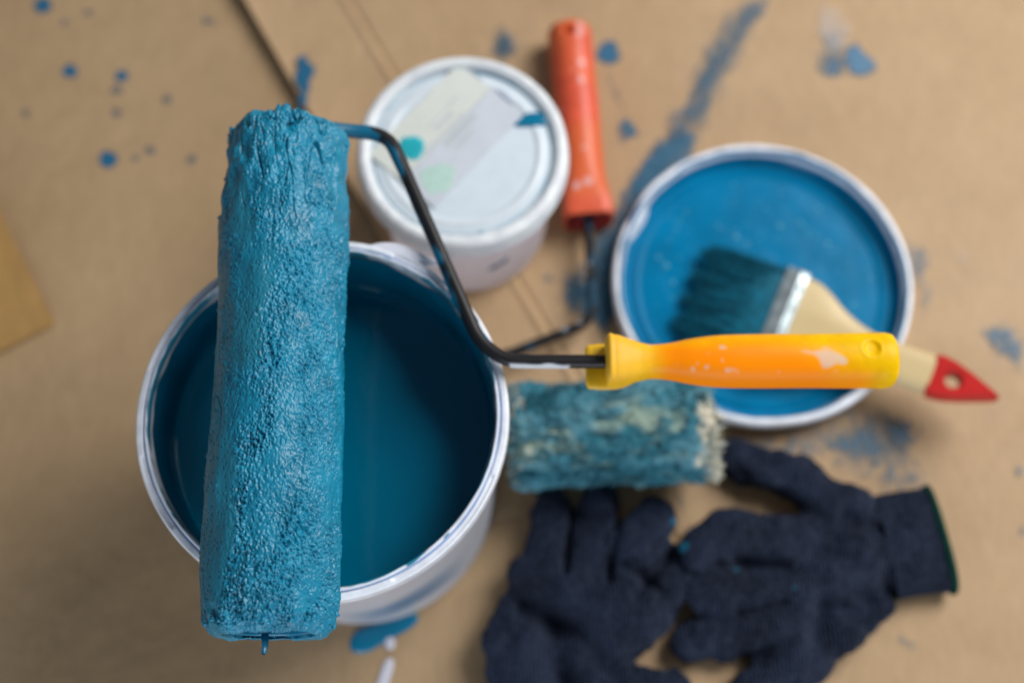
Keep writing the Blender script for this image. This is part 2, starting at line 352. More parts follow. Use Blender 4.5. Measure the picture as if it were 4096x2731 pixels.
mark([(0.1008, 0.3827, 0.0), (0.1197, 0.3782, 0.0), (0.1066, 0.3572, 0.0), (0.0867, 0.3307, 0.0), (0.0699, 0.3018, 0.0), (0.0636, 0.2625, 0.0), (0.0565, 0.2351, 0.0), (0.0427, 0.257, 0.0), (0.0499, 0.2961, 0.0), (0.0626, 0.3278, 0.0), (0.0767, 0.3542, 0.0)], M_smear, sheet, 0.0011, .005, soft=.010)
mark([(0.1048, 0.3812, 0.0), (0.1189, 0.3782, 0.0), (0.1037, 0.3542, 0.0), (0.0841, 0.3307, 0.0), (0.0673, 0.3047, 0.0), (0.0578, 0.2961, 0.0), (0.0652, 0.3248, 0.0), (0.0821, 0.3542, 0.0)], M_dsolid, sheet, 0.00125, .004, soft=.009)
mark([(0.0826, 0.3692, 0.0), (0.1269, 0.3873, 0.0), (0.1117, 0.3512, 0.0), (0.0693, 0.2792, 0.0), (0.0578, 0.2378, 0.0), (0.0349, 0.257, 0.0), (0.0461, 0.3018, 0.0)], M_ddry, sheet, 0.0014, .007)
mark([(0.0299, 0.282, 0.0), (0.0432, 0.2905, 0.0), (0.0507, 0.268, 0.0), (0.0477, 0.246, 0.0), (0.0297, 0.257, 0.0)], M_ddry, sheet, 0.0017, .002)
mark([(0.2123, 0.4363, 0.0), (0.2206, 0.4426, 0.0), (0.227, 0.4322, 0.0), (0.235, 0.4225, 0.0), (0.2235, 0.4138, 0.0), (0.2098, 0.4156, 0.0)], M_dsolid, sheet, 0.0008, .0006, soft=.007)
mark([(0.1919, 0.4244, 0.0), (0.1973, 0.4528, 0.0), (0.2141, 0.4528, 0.0), (0.2182, 0.4338, 0.0), (0.2139, 0.4144, 0.0), (0.1972, 0.4131, 0.0)], M_dfaint, sheet, ZS, .002, soft=.008)
mark([(0.1942, 0.4291, 0.0), (0.214, 0.4338, 0.0), (0.2124, 0.4134, 0.0), (0.1958, 0.4134, 0.0)], M_smear, sheet, 0.0006, .001, soft=.008)
mark([(0.1961, 0.4754, 0.0), (0.2177, 0.4625, 0.0), (0.2185, 0.4369, 0.0), (0.1955, 0.4275, 0.0)], M_dpale, sheet, 0.0011)
mark([(0.272, 0.2487, 0.0), (0.2896, 0.2556, 0.0), (0.3079, 0.246, 0.0), (0.3059, 0.219, 0.0), (0.2912, 0.2243, 0.0), (0.2769, 0.2351, 0.0)], M_ddry, sheet, ZS, .005, soft=.009)
mark([(0.2396, 0.3047, 0.0), (0.2578, 0.3018, 0.0), (0.253, 0.2792, 0.0), (0.237, 0.2764, 0.0)], M_dfaint, sheet, ZS, .003)
mark([(0.1427, 0.1873, 0.0), (0.1841, 0.2004, 0.0), (0.2255, 0.2084, 0.0), (0.2448, 0.1718, 0.0), (0.2378, 0.1514, 0.0), (0.1956, 0.1539, 0.0), (0.169, 0.1667, 0.0)], M_dfaint, sheet, ZS, .006, soft=.018)
mark([(0.1652, 0.1847, 0.0), (0.1989, 0.1952, 0.0), (0.2282, 0.1821, 0.0), (0.2231, 0.1539, 0.0), (0.1887, 0.1616, 0.0)], M_ddry, sheet, 0.0008, .006, soft=.014)
for pts, k in [([(0.2351, 0.3133, 0.0), (0.2505, 0.3075, 0.0), (0.2539, 0.2625, 0.0), (0.246, 0.2351, 0.0), (0.2383, 0.2625, 0.0)], 0), ([(0.1971, 0.1718, 0.0), (0.2413, 0.1616, 0.0), (0.242, 0.1438, 0.0), (0.2025, 0.1464, 0.0)], 0), ([(0.1323, 0.1821, 0.0), (0.1781, 0.1873, 0.0), (0.1816, 0.1667, 0.0), (0.1462, 0.1616, 0.0)], 0),
               ([(0.2172, 0.2004, 0.0), (0.2418, 0.1926, 0.0), (0.2368, 0.1667, 0.0), (0.2096, 0.1718, 0.0)], 1), ([(0.0194, 0.2792, 0.0), (0.0487, 0.3018, 0.0), (0.056, 0.2736, 0.0), (0.0321, 0.246, 0.0)], 0), ([(0.1426, 0.4787, 0.0), (0.1735, 0.4754, 0.0), (0.139, 0.4088, 0.0), (0.1206, 0.3692, 0.0), (0.0879, 0.3661, 0.0), (0.1117, 0.415, 0.0)], 0), ([(0.071, 0.3424, 0.0), (0.0873, 0.3483, 0.0), (0.0693, 0.2792, 0.0), (0.0578, 0.2351, 0.0), (0.0398, 0.2406, 0.0), (0.043, 0.2792, 0.0)], 1),
               ([(0.271, 0.2515, 0.0), (0.3076, 0.2542, 0.0), (0.3078, 0.2137, 0.0), (0.2857, 0.2217, 0.0)], 0), ([(0.2844, 0.1667, 0.0), (0.2995, 0.1667, 0.0), (0.2976, 0.1514, 0.0), (0.2854, 0.1539, 0.0)], 1), ([(0.2084, 0.0731, 0.0), (0.2294, 0.066, 0.0), (0.2258, 0.0543, 0.0), (0.2097, 0.0613, 0.0)], 0), ([(-0.0185, 0.456, 0.0), (0.0095, 0.4528, 0.0), (0.0108, 0.4275, 0.0), (-0.0127, 0.4212, 0.0)], 0)]:
    mark(pts, (M_dfaint, M_ddry)[k], sheet, 0.0019 + .0001 * len(pts), .006, soft=.010)
blot([(-0.0907, 0.0605, -0.004), (-0.0891, 0.0711, -0.004), (-0.0791, 0.0747, -0.004), (-0.0599, 0.0831, -0.004), (-0.0506, 0.0802, -0.004), (-0.0548, 0.0735, -0.004), (-0.0715, 0.0652, -0.004), (-0.081, 0.0588, -0.004)], M_wet, floor, ZF)
M_white_wet = simple('white_paint_run', (.60, .60, .68), .45, .06)
blot([(-0.0702, 0.0683, -0.004), (-0.0668, 0.0692, -0.004), (-0.0643, 0.0664, -0.004), (-0.0654, 0.0617, -0.004), (-0.069, 0.0612, -0.004), (-0.071, 0.0645, -0.004)], M_white_wet, floor, ZF)
blot([(-0.0703, 0.0565, -0.004), (-0.066, 0.0574, -0.004), (-0.0649, 0.0534, -0.004), (-0.0671, 0.0453, -0.004), (-0.0706, 0.0337, -0.004), (-0.0772, 0.0333, -0.004), (-0.0738, 0.0453, -0.004)], M_white_wet, floor, ZF)

# ------------------------------------------------------------------ paint bucket
bucket = thing('paint_bucket', 'open milky plastic bucket of blue paint with the loaded roller lying across it', 'bucket', loc=(-0.0851, 0.1506, FZ))
NB = 256
outer = [(0, 0.002), (.0715, .002), (.0730, 0), (.0748, 0), (.0754, .0012), (.0754, .005), (.0748, .0065), (.0750, .02), (.0780, .158), (.0781, .170),
         (.0775, .170), (.0765, .155), (.0734, .006), (.0715, .004), (0, .004)]
V, F = lathe(resample(outer, .0025), NB)
ang = np.arctan2(V[:, 1], V[:, 0]); zz = V[:, 2]
sm = np.exp(-(((ang + 1.15) / 0.42) ** 4)) * np.exp(-((zz - .048 - .010 * np.sin(ang * 6 + 1)) / .026) ** 4) * (0.85 + 0.15 * np.sin(ang * 7 + zz * 60))
mesh_obj('wall', V, F, M_milky, bucket, attrs={'smudge': np.clip(sm, 0, 1)})
ring = [(.0779, .1655), (.0779, .1738), (.0783, .1744), (.0791, .1745), (.0795, .1738), (.0797, .1722), (.0801, .1721), (.0804, .1731), (.0809, .1735), (.0829, .1734), (.0836, .1727),
        (.0838, .1655), (.0833, .1640), (.0818, .1638), (.0816, .1600), (.0811, .1592), (.0785, .1592)]
rp = resample(ring + ring[:1], .00035)[:-1]
NR = 720
def rimwob(R, Z, th):
    notch = np.zeros_like(th)
    for a0, a1 in ((-1.15, -0.35), (0.55, 1.2), (2.2, 2.9), (-2.9, -2.45)):
        notch += sstep(a0, a0 + .012, th0(th)) * (1 - sstep(a1 - .012, a1, th0(th)))
    outer = sstep(.0806, .0809, R) * (1 - sstep(.0822, .0825, R)) * sstep(.170, .172, Z)
    nz = fftnoise(1, NR, 1, 5, 3)[0]; nz2 = fftnoise(1, NR, 1, 30, 9)[0]
    return R + .00012 * nz2, Z - .0009 * outer * notch + .00010 * nz * sstep(.172, .174, Z) * (R < .0797)
def th0(t): return (t + PI) % (2 * PI) - PI
V, F = lathe(rp, NR, True, rimwob)
r = np.hypot(V[:, 0], V[:, 1]); a = np.arctan2(V[:, 1], V[:, 0]); z = V[:, 2]
gn = np.tile(fftnoise(1, NR, 1, 14, 5)[0], len(rp)); g2 = np.tile(fftnoise(1, NR, 1, 4, 6)[0], len(rp)); g3 = fftnoise(len(rp), NR, 3, 5, 8).ravel()
groove_paint_shade = np.exp(-((r - .0799) / .0005) ** 2) * (z > .169) * np.clip(.8 + .25 * gn, 0, 1)  # rim channel blue: paint stain plus cool shade put into the colour
inner = (1 - sstep(.0779, .0785, r + .00035 * gn + .0002 * g2)) * (z > .164)
spots = sstep(1.2, 1.7, g3) * (r < .0797) * (z > .17)
mesh_obj('rim', V, F, M_white, bucket, attrs={'paint': groove_paint_shade, 'film': np.clip(inner + spots + .9 * sstep(1.7, 2.0, g3) * (abs(a - 3.05) < .06), 0, 1)})
# pour tab on the rim
tb = []
for k in range(15):
    t = k / 14; w = .0008 + .0062 * math.sin(PI * t) ** .8 * (0.35 + 0.65 * t)
    tb.append((-.017 + .034 * t, .0, .0, w, .0028 + .002 * t * (1 - t) * 4 * t, 2.2))
V, F = sweep(dense(tb, .0008), 24)
tab = mesh_obj('pull_tab', V, F, simple('white_tab_plastic', (.70, .72, .82), .35, .04), bucket)
ta = math.radians(66); tab.location = (.0845 * math.cos(ta), .0845 * math.sin(ta), .1695); tab.rotation_euler = (0, 0, ta - PI / 2 + .18); tab.scale = (-1, 1, 1)
# paint film up the inside wall, ragged top edge
na, nh = 360, 30; th = np.linspace(0, 2 * PI, na, endpoint=False)
top = .1690 + .0011 * fftnoise(1, na, 1, 8, 21)[0] + .0008 * fftnoise(1, na, 1, 3, 22)[0]; top = np.minimum(top, .1715)
hh = np.linspace(0, 1, nh)[:, None]; Z = .128 + (top[None] - .128) * hh
R = .0734 + (.0765 - .0734) * np.clip((Z - .006) / .149, 0, 1) + np.clip((Z - .155) / .015, 0, 1) * .0012 - .0006 + .00012 * fftnoise(nh, na, 2, 6, 23)
V = np.stack([R * np.cos(th), R * np.sin(th), Z], -1).reshape(-1, 3)
mesh_obj('paint_film', V, grid_faces(nh, na)[:, ::-1], M_coat, bucket)
# the paint itself
rad = np.r_[np.linspace(0.0005, .072, 40), np.linspace(.0725, .0756, 14)]
PR, PT = np.meshgrid(rad, th, indexing='ij')
Z = .1335 + .0022 * np.exp(-(.0757 - PR) / .0016)
V = np.stack([PR * np.cos(PT), PR * np.sin(PT), Z], -1).reshape(-1, 3)
mesh_obj('paint', V, grid_faces(len(rad), na).tolist() + [list(range(na))], M_pool, bucket)

# ------------------------------------------------------------------ loaded roller
RT = Vector((-0.1021, 0.2768, 0.197)); RB = Vector((-0.0982, 0.0500, 0.197))
roller = thing('paint_roller', 'long roller soaked in thick blue paint with black rod and yellow handle', 'paint roller')
LEN = (RT - RB).length
def roller_sleeve():
    Rr = .0279; Lr = LEN
    prof = [(.0090, .0180), (.0030, .0182), (.0004, .0190), (-.0002, .0208), (.0010, .0230), (.0032, .0252), (.0068, .0268), (.012, .0277), (.02, Rr), (.10, .0279), (Lr - .03, .0275),
            (Lr - .012, .0268), (Lr - .005, .0260), (Lr - .0015, .0240), (Lr, .021), (Lr - .001, .0185), (Lr - .008, .018)]
    p = resample(prof, .00030); nu = len(p); nv = 640
    tan = np.gradient(p, axis=0); tan /= np.linalg.norm(tan, axis=1)[:, None]; nrm = np.stack([-tan[:, 1], tan[:, 0]], 1)   # (axial, radial)
    du = .00030; dv = 2 * PI * Rr / nv
    phi = np.linspace(0, 2 * PI, nv, endpoint=False)[None]; s = p[:, 0][:, None]
    def nz(l_ax, l_ci, seed): return fftnoise(nu, nv, l_ax / du, l_ci / dv, seed)
    big = nz(.022, .014, 1); mid = nz(.0065, .0038, 2); m2 = nz(.0028, .0019, 3); f1 = nz(.00078, .00058, 4); f2 = nz(.00042, .00038, 5); f3 = nz(.0016, .0010, 7)
    left = sstep(1.95, 2.25, phi + .22 * big + .12 * mid) * (1 - sstep(3.3, 3.8, phi))            # side where the paint lies as a film
    filmy = left * sstep(-.6, .5, nz(.018, .010, 6) + 1.3 * (1 - sstep(.08, .15, s)) - .0)
    topend = sstep(Lr - .075, Lr - .012, s); botend = 1 - sstep(.004, .022, s)
    ridg = 1 - np.abs(f1) * 1.25; ridg2 = 1 - np.abs(m2)
    d = .00045 * big + .00024 * mid + .00022 * nz(.012, .0016, 19) * (.4 + .6 * topend)
    patch = sstep(.7, 1.5, nz(.011, .007, 16)) * .75; vary = np.clip(.92 + .22 * nz(.014, .009, 17) + .2 * nz(.004, .003, 18), .35, 1.5)
    rough = (1 - .82 * np.clip(np.maximum(filmy, patch), 0, 1)) * vary * (1 - .40 * topend)
    calm = 1 - .45 * sstep(0.1, -0.6, phi * (phi < PI) + (phi - 2 * PI) * (phi >= PI) - .45)
    d += rough * calm * (.00008 * m2 + .00030 * (.7 - np.abs(f3)) + .00016 * (.7 - np.abs(m2)) + .00024 * ridg * (1 + .5 * m2.clip(-1, 1)) + .00027 * f2)
    # clots, cracks and torn nap towards the far end
    cr = np.abs(nz(.010, .0024, 11)); crack = 1 - sstep(.0, .22, cr)
    d += topend * (.0005 * mid + .0004 * m2 - .0021 * crack * sstep(-.3, .8, nz(.01, .008, 12)))
    cr2 = 1 - sstep(0, .10, np.abs(nz(.016, .0035, 13))); d -= .0009 * cr2 * sstep(.5, 1.3, nz(.016, .012, 14))
    d += botend * (.0004 * m2 + .0003 * mid) - .0008 * botend * rough * (1 - sstep(0, .25, np.abs(nz(.006, .0022, 15))))
    # pinholes in the film, blobs
    rg = np.random.default_rng(8); pit = np.zeros((nu, nv))
    for _ in range(4200):
        i, j = rg.integers(4, nu - 4), rg.integers(0, nv); w = rg.choice([1, 1, 1, 2]); 
        pit[i - w:i + w + 1, (np.arange(j - 1, j + 2)) % nv] += .6
    d -= .00042 * np.clip(pit, 0, 1) * (.75 + .25 * filmy)
    for _ in range(260):
        i, j = rg.integers(12, nu - 12), rg.integers(0, nv); w = rg.uniform(1.4, 3.4)
        ii, jj = np.meshgrid(np.arange(-9, 10), np.arange(-9, 10), indexing='ij'); q = np.exp(-((ii / w) ** 2 + (jj / w) ** 2))
        d[np.ix_(np.arange(i - 9, i + 10), (np.arange(j - 9, j + 10)) % nv)] += .00065 * q * rg.uniform(.4, 1.2)
    face = sstep(.3, .9, np.abs(nrm[:, 0]))[:, None]
    rag = fftnoise(1, nv, 1, 4, 31)[0][None]; rag2 = fftnoise(1, nv, 1, 11, 32)[0][None]
    d = d * (1 - .55 * face)
    A = p[:, 0][:, None] + d * nrm[:, 0][:, None]; Rd = p[:, 1][:, None] + d * nrm[:, 1][:, None]
    edge_hi = sstep(Lr - .012, Lr - .001, s) * sstep(.0195, .024, p[:, 1])[:, None]; A += edge_hi * (.0006 * rag + .0007 * rag2)
    edge_lo = (1 - sstep(.001, .010, s)) * sstep(.0200, .0245, p[:, 1])[:, None]; A -= edge_lo * (.0003 * rag + .0006 * rag2)
    ax = (RT - RB).normalized(); up = Vector((0, 0, 1)); rt = ax.cross(up).normalized()
    ax, up, rt = map(np.array, (ax, up, rt))
    V = np.array(RB) + A[..., None] * ax + Rd[..., None] * (np.cos(phi)[..., None] * rt + np.sin(phi)[..., None] * up)
    return V.reshape(-1, 3), grid_faces(nu, nv), np.clip(filmy, 0, 1).ravel() * .75
V, F, fl = roller_sleeve()
mesh_obj('sleeve', V, F, M_nap, roller, attrs={'film': fl})
def axpt(s): return RB + (RT - RB).normalized() * s
# end caps (a cup with a hub) inside the core at both ends
def cap(s0, sgn):
    prof = [(.0182, 0), (.0178, .0004), (.0168, .0006), (.0160, .0), (.0152, -.004), (.006, -.0045), (.0052, -.001), (.0045, -.0006), (.0, -.0006)]
    V, F = lathe(resample(prof, .0006), 72)
    o = mesh_obj('end_cap', V, F, M_wet, roller)
    o.location = axpt(s0); o.rotation_euler = ((RT - RB) * sgn).to_track_quat('Z', 'Y').to_euler(); return o
cap(.0022, -1); cap(LEN - .002, 1)
# wet bead hanging from the near end
dp = axpt(-.001) + Vector((-.0048, 0, -.0175))
P = np.array([tuple(dp + Vector((0, .003, .002))), tuple(dp + Vector((0, -.0015, 0))), tuple(dp + Vector((-.0008, -.0035, -.002))), tuple(dp + Vector((-.0008, -.0034, -.0026)))])
V, F, _, _ = tube(P, [.0016, .0014, .0011, .0013], 10); mesh_obj('paint_drip', V, F, M_wet, roller)
# torn tufts on the rims of the sleeve
rg = random.Random(5); TV = []; TF = []
for k in range(90):
    a = rg.uniform(-.3, PI + .3); far = rg.random() < .5
    c = axpt(LEN - rg.uniform(.004, .010) if far else rg.uniform(.004, .012)); rr = rg.uniform(.0250, .0262)
    d = Vector((math.cos(a), 0, math.sin(a))); b = c + d * rr
    tip = b + d * rg.uniform(.0002, .0011) + Vector((rg.gauss(0, .0005), (1 if far else -1) * rg.uniform(.0002, .0016), 0))
    V, F, _, _ = tube([tuple(b), tuple(b.lerp(tip, .6)), tuple(tip)], [rg.uniform(.0010, .0018), .0008, .0002], 6)
    TF += [[i + len(TV) for i in f] for f in F]; TV += V.tolist()
tuft = mesh_obj('nap_tufts', TV, TF, M_nap, roller, attrs={'film': np.zeros(len(TV))}); tuft['kind'] = 'stuff'
# rod
ZR = .1748
raw = [tuple(axpt(LEN - .05)), tuple(axpt(LEN + .0045)), (-0.081, 0.2874, 0.177), (-0.0587, 0.286, 0.176), (-0.015, 0.1828, 0.175), (-0.0031, 0.1732, 0.1755), (0.0243, 0.1728, 0.176), (0.0595, 0.1728, 0.176)]
pth = arcs(raw, .014, 10); pth = resample(pth, .0007)
V, F, s, a = tube(pth, .0031, 28); rod_axis = np.repeat(pth, 28, 0)
px, py = V[:, 0], V[:, 1]
L0 = s.max(); m_ = len(pth)
n1 = fftnoise(m_, 28, 14, 3, 41).ravel(); n2 = fftnoise(m_, 28, 4, 2, 42).ravel()
y_top = (-0.0587, 0.286, 0.176)[1]; y_low = (-0.011, 0.1793, 0.175)[1]
run = np.clip((y_top - py) / (y_top - y_low), 0, 1)               # 0 at the first bend, 1 at the second
diag = (run > .001)
x_b1 = (-0.0639, 0.286, 0.176)[0]
first = 1 - sstep(x_b1 - .001, x_b1 + .001, px + .0012 * n2)
side = np.cos(a)                                                # which flank of the rod
lowleft = sstep(.15, .55, side + .35 * n1 + .15 * n2 - .55 * sstep(.55, .75, run)) * diag * sstep(.02, .10, run) * (1 - sstep(.80, .88, run))
lowend = sstep(.2, .6, -side + .3 * n1 - .3) * sstep(.9, .97, run) * (1 - sstep(.0, .004, px - (-0.013, 0.1814, 0.175)[0])) * .9
paint = np.clip(first * sstep(-1.6, -.9, n1 + .6 * np.sin(a) * 0 + .2) + lowleft + lowend, 0, 1)
xa, xb = (-0.0016, 0.1712, 0.176)[0], (0.0266, 0.1712, 0.176)[0]
white = sstep(xa, xa + .001, px) * (1 - sstep(xb - .002, xb, px)) * sstep(.55, .8, np.cos(a) + .08 * n2) * (py < (-0.0016, 0.174, 0.176)[1])
V = rod_axis + (V - rod_axis) * (1 + .10 * paint * (1 + .5 * n1) + .05 * white)[:, None]
mesh_obj('rod', V, F, M_rod, roller, attrs={'paint': paint, 'white': white})
# handle
hx0, hx1 = (0.0419, 0.1728, 0.176)[0], (0.1714, 0.1728, 0.176)[0]; hy = (0.1025, 0.1726, 0.176)[1]; HL = hx1 - hx0; hz = .176
st = [(.0, 0, .002, .0095, .0085, 3.2), (.0006, 0, .002, .0107, .0098, 3.2), (.004, 0, .002, .0112, .0102, 3.0), (.010, 0, .001, .0100, .0096, 2.6), (.016, .0, 0, .0084, .0088, 2.3), (.021, 0, 0, .0076, .0084, 2.1),
      (.028, 0, 0, .0082, .0090, 2.0), (.038, 0, 0, .0102, .0106, 2.0), (.050, 0, 0, .0117, .0118, 2.0), (.062, 0, 0, .0121, .0122, 2.0), (.09, 0, 0, .0122, .0122, 2.0),
      (HL - .008, 0, 0, .0125, .0124, 2.1), (HL - .003, 0, 0, .0122, .0121, 2.1), (HL - .0008, 0, 0, .0112, .0112, 2.1), (HL, 0, 0, .0098, .0098, 2.1)]
V, F = sweep(dense(st, .0007), 96)
x, y, z = V.T.copy()
u = x / HL
nn = fftnoise(len(V) // 96, 96, 18, 12, 51).ravel(); nm = fftnoise(len(V) // 96, 96, 5, 4, 52).ravel(); ns = fftnoise(len(V) // 96, 96, 2.5, 2.5, 53).ravel()
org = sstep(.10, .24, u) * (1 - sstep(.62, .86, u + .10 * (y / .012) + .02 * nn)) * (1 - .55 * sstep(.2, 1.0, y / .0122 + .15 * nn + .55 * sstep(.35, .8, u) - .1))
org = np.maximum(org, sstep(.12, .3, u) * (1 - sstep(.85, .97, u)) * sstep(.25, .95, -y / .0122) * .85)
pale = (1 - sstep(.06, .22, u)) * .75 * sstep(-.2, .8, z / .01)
top_ = z > .004
smx = (u - .73) / .085; smy = (y + .0005 + .0030 * smx * .6) / .0022
smear = np.clip(1.25 - smx ** 2 - np.abs(smy) + .75 * nm, 0, 1) * top_
smear = np.maximum(smear, np.clip(1.1 - ((u - .80) / .02) ** 2 - ((y + .0035) / .002) ** 2 + .3 * nm, 0, 1) * top_)
speck = 0
for uu, yy, rr in ((.40, .003, .011), (.34, -.0055, .012), (.31, -.0040, .008), (.415, -.0068, .015), (.15, .0055, .006), (.39, -.003, .006)):
    speck = np.maximum(speck, np.clip(1.2 - ((u - uu) / rr) ** 2 - ((y - yy) / .0011) ** 2 + .8 * ns, 0, 1))
speck = np.maximum(speck * .8, sstep(2.6, 3.0, ns + .35 * nn) * .6)
dimx = x - (HL - .0125); dimy = y - .0023; rr2 = np.hypot(dimx, dimy)
V[:, 2] -= (np.clip(1 - (rr2 / .0040) ** 4, 0, 1) * .0014 - .0001 * np.exp(-((rr2 - .0045) / .0008) ** 2)) * (z > 0)
lab = (np.abs(u - .8) < .055) & (np.abs(y - .002) < .0035) & (z > 0)
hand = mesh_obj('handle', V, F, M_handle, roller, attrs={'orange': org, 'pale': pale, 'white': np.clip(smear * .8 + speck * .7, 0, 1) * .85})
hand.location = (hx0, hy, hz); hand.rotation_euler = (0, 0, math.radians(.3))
# lower lip of the handle's guard, under the rod
st = [(-.0085, 0, 0, .0080, .0016, 3), (-.0080, 0, 0, .0092, .0022, 3), (-.005, 0, 0, .0104, .0026, 3), (.001, 0, 0, .0108, .0028, 2.5), (.008, 0, 0, .0100, .0028, 2.5), (.014, 0, .001, .0075, .0026, 2.5)]
V, F = sweep(dense(st, .001), 40)
lip = mesh_obj('guard', V, F, M_handle2, roller); lip.location = (hx0, hy + .0003, hz - .0085)

# ------------------------------------------------------------------ white tub with lid
TBH = .090
tub = thing('plastic_tub', 'round white tub with closed lid and a paint-marked paper label', 'tub', loc=(-0.0269, 0.3174, 0.0006))
V, F = lathe(resample([(0, .0005), (.0450, .0005), (.0468, .001), (.0474, .003), (.0500, .081), (.0503, .085)], .002), 128)
ang = np.arctan2(V[:, 1], V[:, 0]); body = mesh_obj('tub_wall', V, F, M_tubwhite, tub)
lp = [(0, 0.0932), (.0395, 0.0932), (.0405, 0.0936), (.0418, 0.0942), (.0432, 0.0942), (.0444, 0.0936), (.0468, 0.0934), (.0480, 0.0932), (.0486, 0.0922), (.0492, 0.0922), (.0498, 0.0942), (.0508, 0.0960), (.0526, 0.0970), (.0546, 0.0969), (.0562, 0.0960), (.0571, 0.0944),
      (.0575, 0.0922), (.0576, 0.0870), (.0582, 0.0860), (.0582, 0.0848), (.0570, 0.0840), (.0520, 0.0840), (.0510, 0.0860)]
V, F = lathe(resample(lp, .0005), 240)
r = np.hypot(V[:, 0], V[:, 1]); a = np.arctan2(V[:, 1], V[:, 0]); z = V[:, 2]
an = fftnoise(1, 240, 1, 6, 61)[0]; an = np.tile(an, len(V) // 240)
gro = 1.25 * np.exp(-((r - .0489) / .0010) ** 4) * (z > .08) * (.35 + .65 * sstep(-.9, -.3, a) * (1 - sstep(1.3, 1.8, a))) 
dots = np.exp(-((r - .0489) / .0014) ** 2) * (np.exp(-((a - 1.62) / .035) ** 2) + np.exp(-((a + 1.36) / .03) ** 2))
tint = (r < .0485) * .75 * (1 - .55 * np.exp(-((r - .0425) / .0014) ** 2))
mesh_obj('lid', V, F, M_lidwhite, tub, attrs={'tint': tint, 'paint': np.clip(gro * (.75 + .2 * an) + dots, 0, 1)})
# label: two strips of paper, faint print, dabs of paint
lz = .0935
Lc = [np.array(c) for c in ((-0.0307, 0.3691, 0.094), (0.0033, 0.344, 0.094), (-0.0381, 0.2789, 0.094), (-0.0766, 0.3166, 0.094))]      # top, right, bottom, left
lc = sum(Lc) / 4 - np.array((-0.0269, 0.3174, .0940)); ex = (Lc[1] - Lc[0] + Lc[2] - Lc[3]) / 2; ey = (Lc[0] - Lc[3] + Lc[1] - Lc[2]) / 2
lw, lh = np.linalg.norm(ex[:2]), np.linalg.norm(ey[:2]); lang = math.atan2(ex[1], ex[0])
def strip(name, x0, x1, y0, y1, z, th, mt, parent, r=.0006):
    bm = bmesh.new(); bmesh.ops.create_cube(bm, size=1)
    for v in bm.verts: v.co = Vector(((x0 + x1) / 2 + v.co.x * (x1 - x0), (y0 + y1) / 2 + v.co.y * (y1 - y0), z + th / 2 + v.co.z * th))
    me = bpy.data.meshes.new(name); bm.to_mesh(me); bm.free(); me.materials.append(mt)
    o = bpy.data.objects.new(name, me); link(o, parent); return o
M_p1 = simple('cream_paper', (.66, .70, .66), .6, .04, 90); M_p2 = simple('grey_paper', (.58, .63, .70), .55, .06, 50); M_ink = simple('faded_print', (.50, .55, .58), .6, .06, 40)
M_ink2 = simple('grey_edge_paint', (.33, .42, .50), .5, .1, 60)
lab = strip('label', -lw / 2, 0.0, -lh / 2, lh / 2, 0, .00025, M_p1, tub); lab.location = (lc[0], lc[1], lz + .0009); lab.rotation_euler = (0, 0, lang)
lab2 = strip('label', 0.0003, lw / 2, -lh / 2, lh / 2, 0, .00022, M_p2, tub); lab2.location = lab.location; lab2.rotation_euler = lab.rotation_euler
for (par, x0, x1, y0, y1, mt) in [(lab, -.0075, -.0055, -.002, .012, M_ink), (lab, -.011, -.0102, -.004, .022, M_ink), (lab, -.0024, -.0012, -.018, .016, M_ink), (lab2, .002, .0062, -.006, .019, M_ink), (lab2, .0085, .0105, -.004, .012, M_ink), (lab2, .0125, .0133, -.024, -.006, M_ink)]:
    strip('print_line', x0, x1, y0, y1, .00026, .00006, mt, par)
def dab(name, pts, mt, parent, z, th=.0004, wig=.0003):
    """small flat blob of paint with a domed edge, outline in the parent's space"""
    P = [Vector(p) for p in pts]; o_ = []
    for a_, b_ in zip(P, P[1:] + P[:1]):
        for q in range(5): o_.append(a_.lerp(b_, q / 5))
    for _ in range(3): o_ = [o_[i - 1] * .25 + o_[i] * .5 + o_[(i + 1) % len(o_)] * .25 for i in range(len(o_))]
    c = sum(o_, Vector((0, 0))) / len(o_); o_ = [p + (p - c).normalized() * rng.gauss(0, wig) for p in o_]
    n = len(o_); V = []
    for t, h in ((1, 0), (.97, .6), (.88, .95), (.5, 1)):
        V += [((c + (p - c) * t).x, (c + (p - c) * t).y, z + th * h) for p in o_]
    V.append((c.x, c.y, z + th)); F = grid_faces(4, n).tolist() + [[3 * n + i, 3 * n + (i + 1) % n, 4 * n] for i in range(n)]
    return mesh_obj(name, V, F, mt, parent)
T0 = (-0.0269, 0.3174)
def loc2(ps): return [(p[0] - T0[0], p[1] - T0[1]) for p in ps]
dab('paint_dab', loc2([(-0.0612, 0.3242, 0.094), (-0.0541, 0.3265, 0.094), (-0.0474, 0.3234, 0.094), (-0.0473, 0.3174, 0.094), (-0.0514, 0.3111, 0.094), (-0.0569, 0.3122, 0.094), (-0.0606, 0.3181, 0.094)]), simple('turquoise_paint', (.012, .42, .50), .4, .15, 120), tub, lz + .00118)
dab('paint_dab', loc2([(-0.0499, 0.3049, 0.094), (-0.0387, 0.3103, 0.094), (-0.0308, 0.3059, 0.094), (-0.0305, 0.2967, 0.094), (-0.0435, 0.2895, 0.094), (-0.0493, 0.2987, 0.094)]), simple('pale_green_stamp', (.46, .66, .60), .6, .08, 250), tub, lz + .00116, .00008, .0008)
dab('paint_dab', loc2([(-0.0031, 0.3355, 0.094), (0.0045, 0.3398, 0.094), (0.0206, 0.3416, 0.094), (0.021, 0.3342, 0.094), (0.0124, 0.3318, 0.094), (0.0017, 0.3323, 0.094)]), M_wet, tub, lz - .0002, .0012)
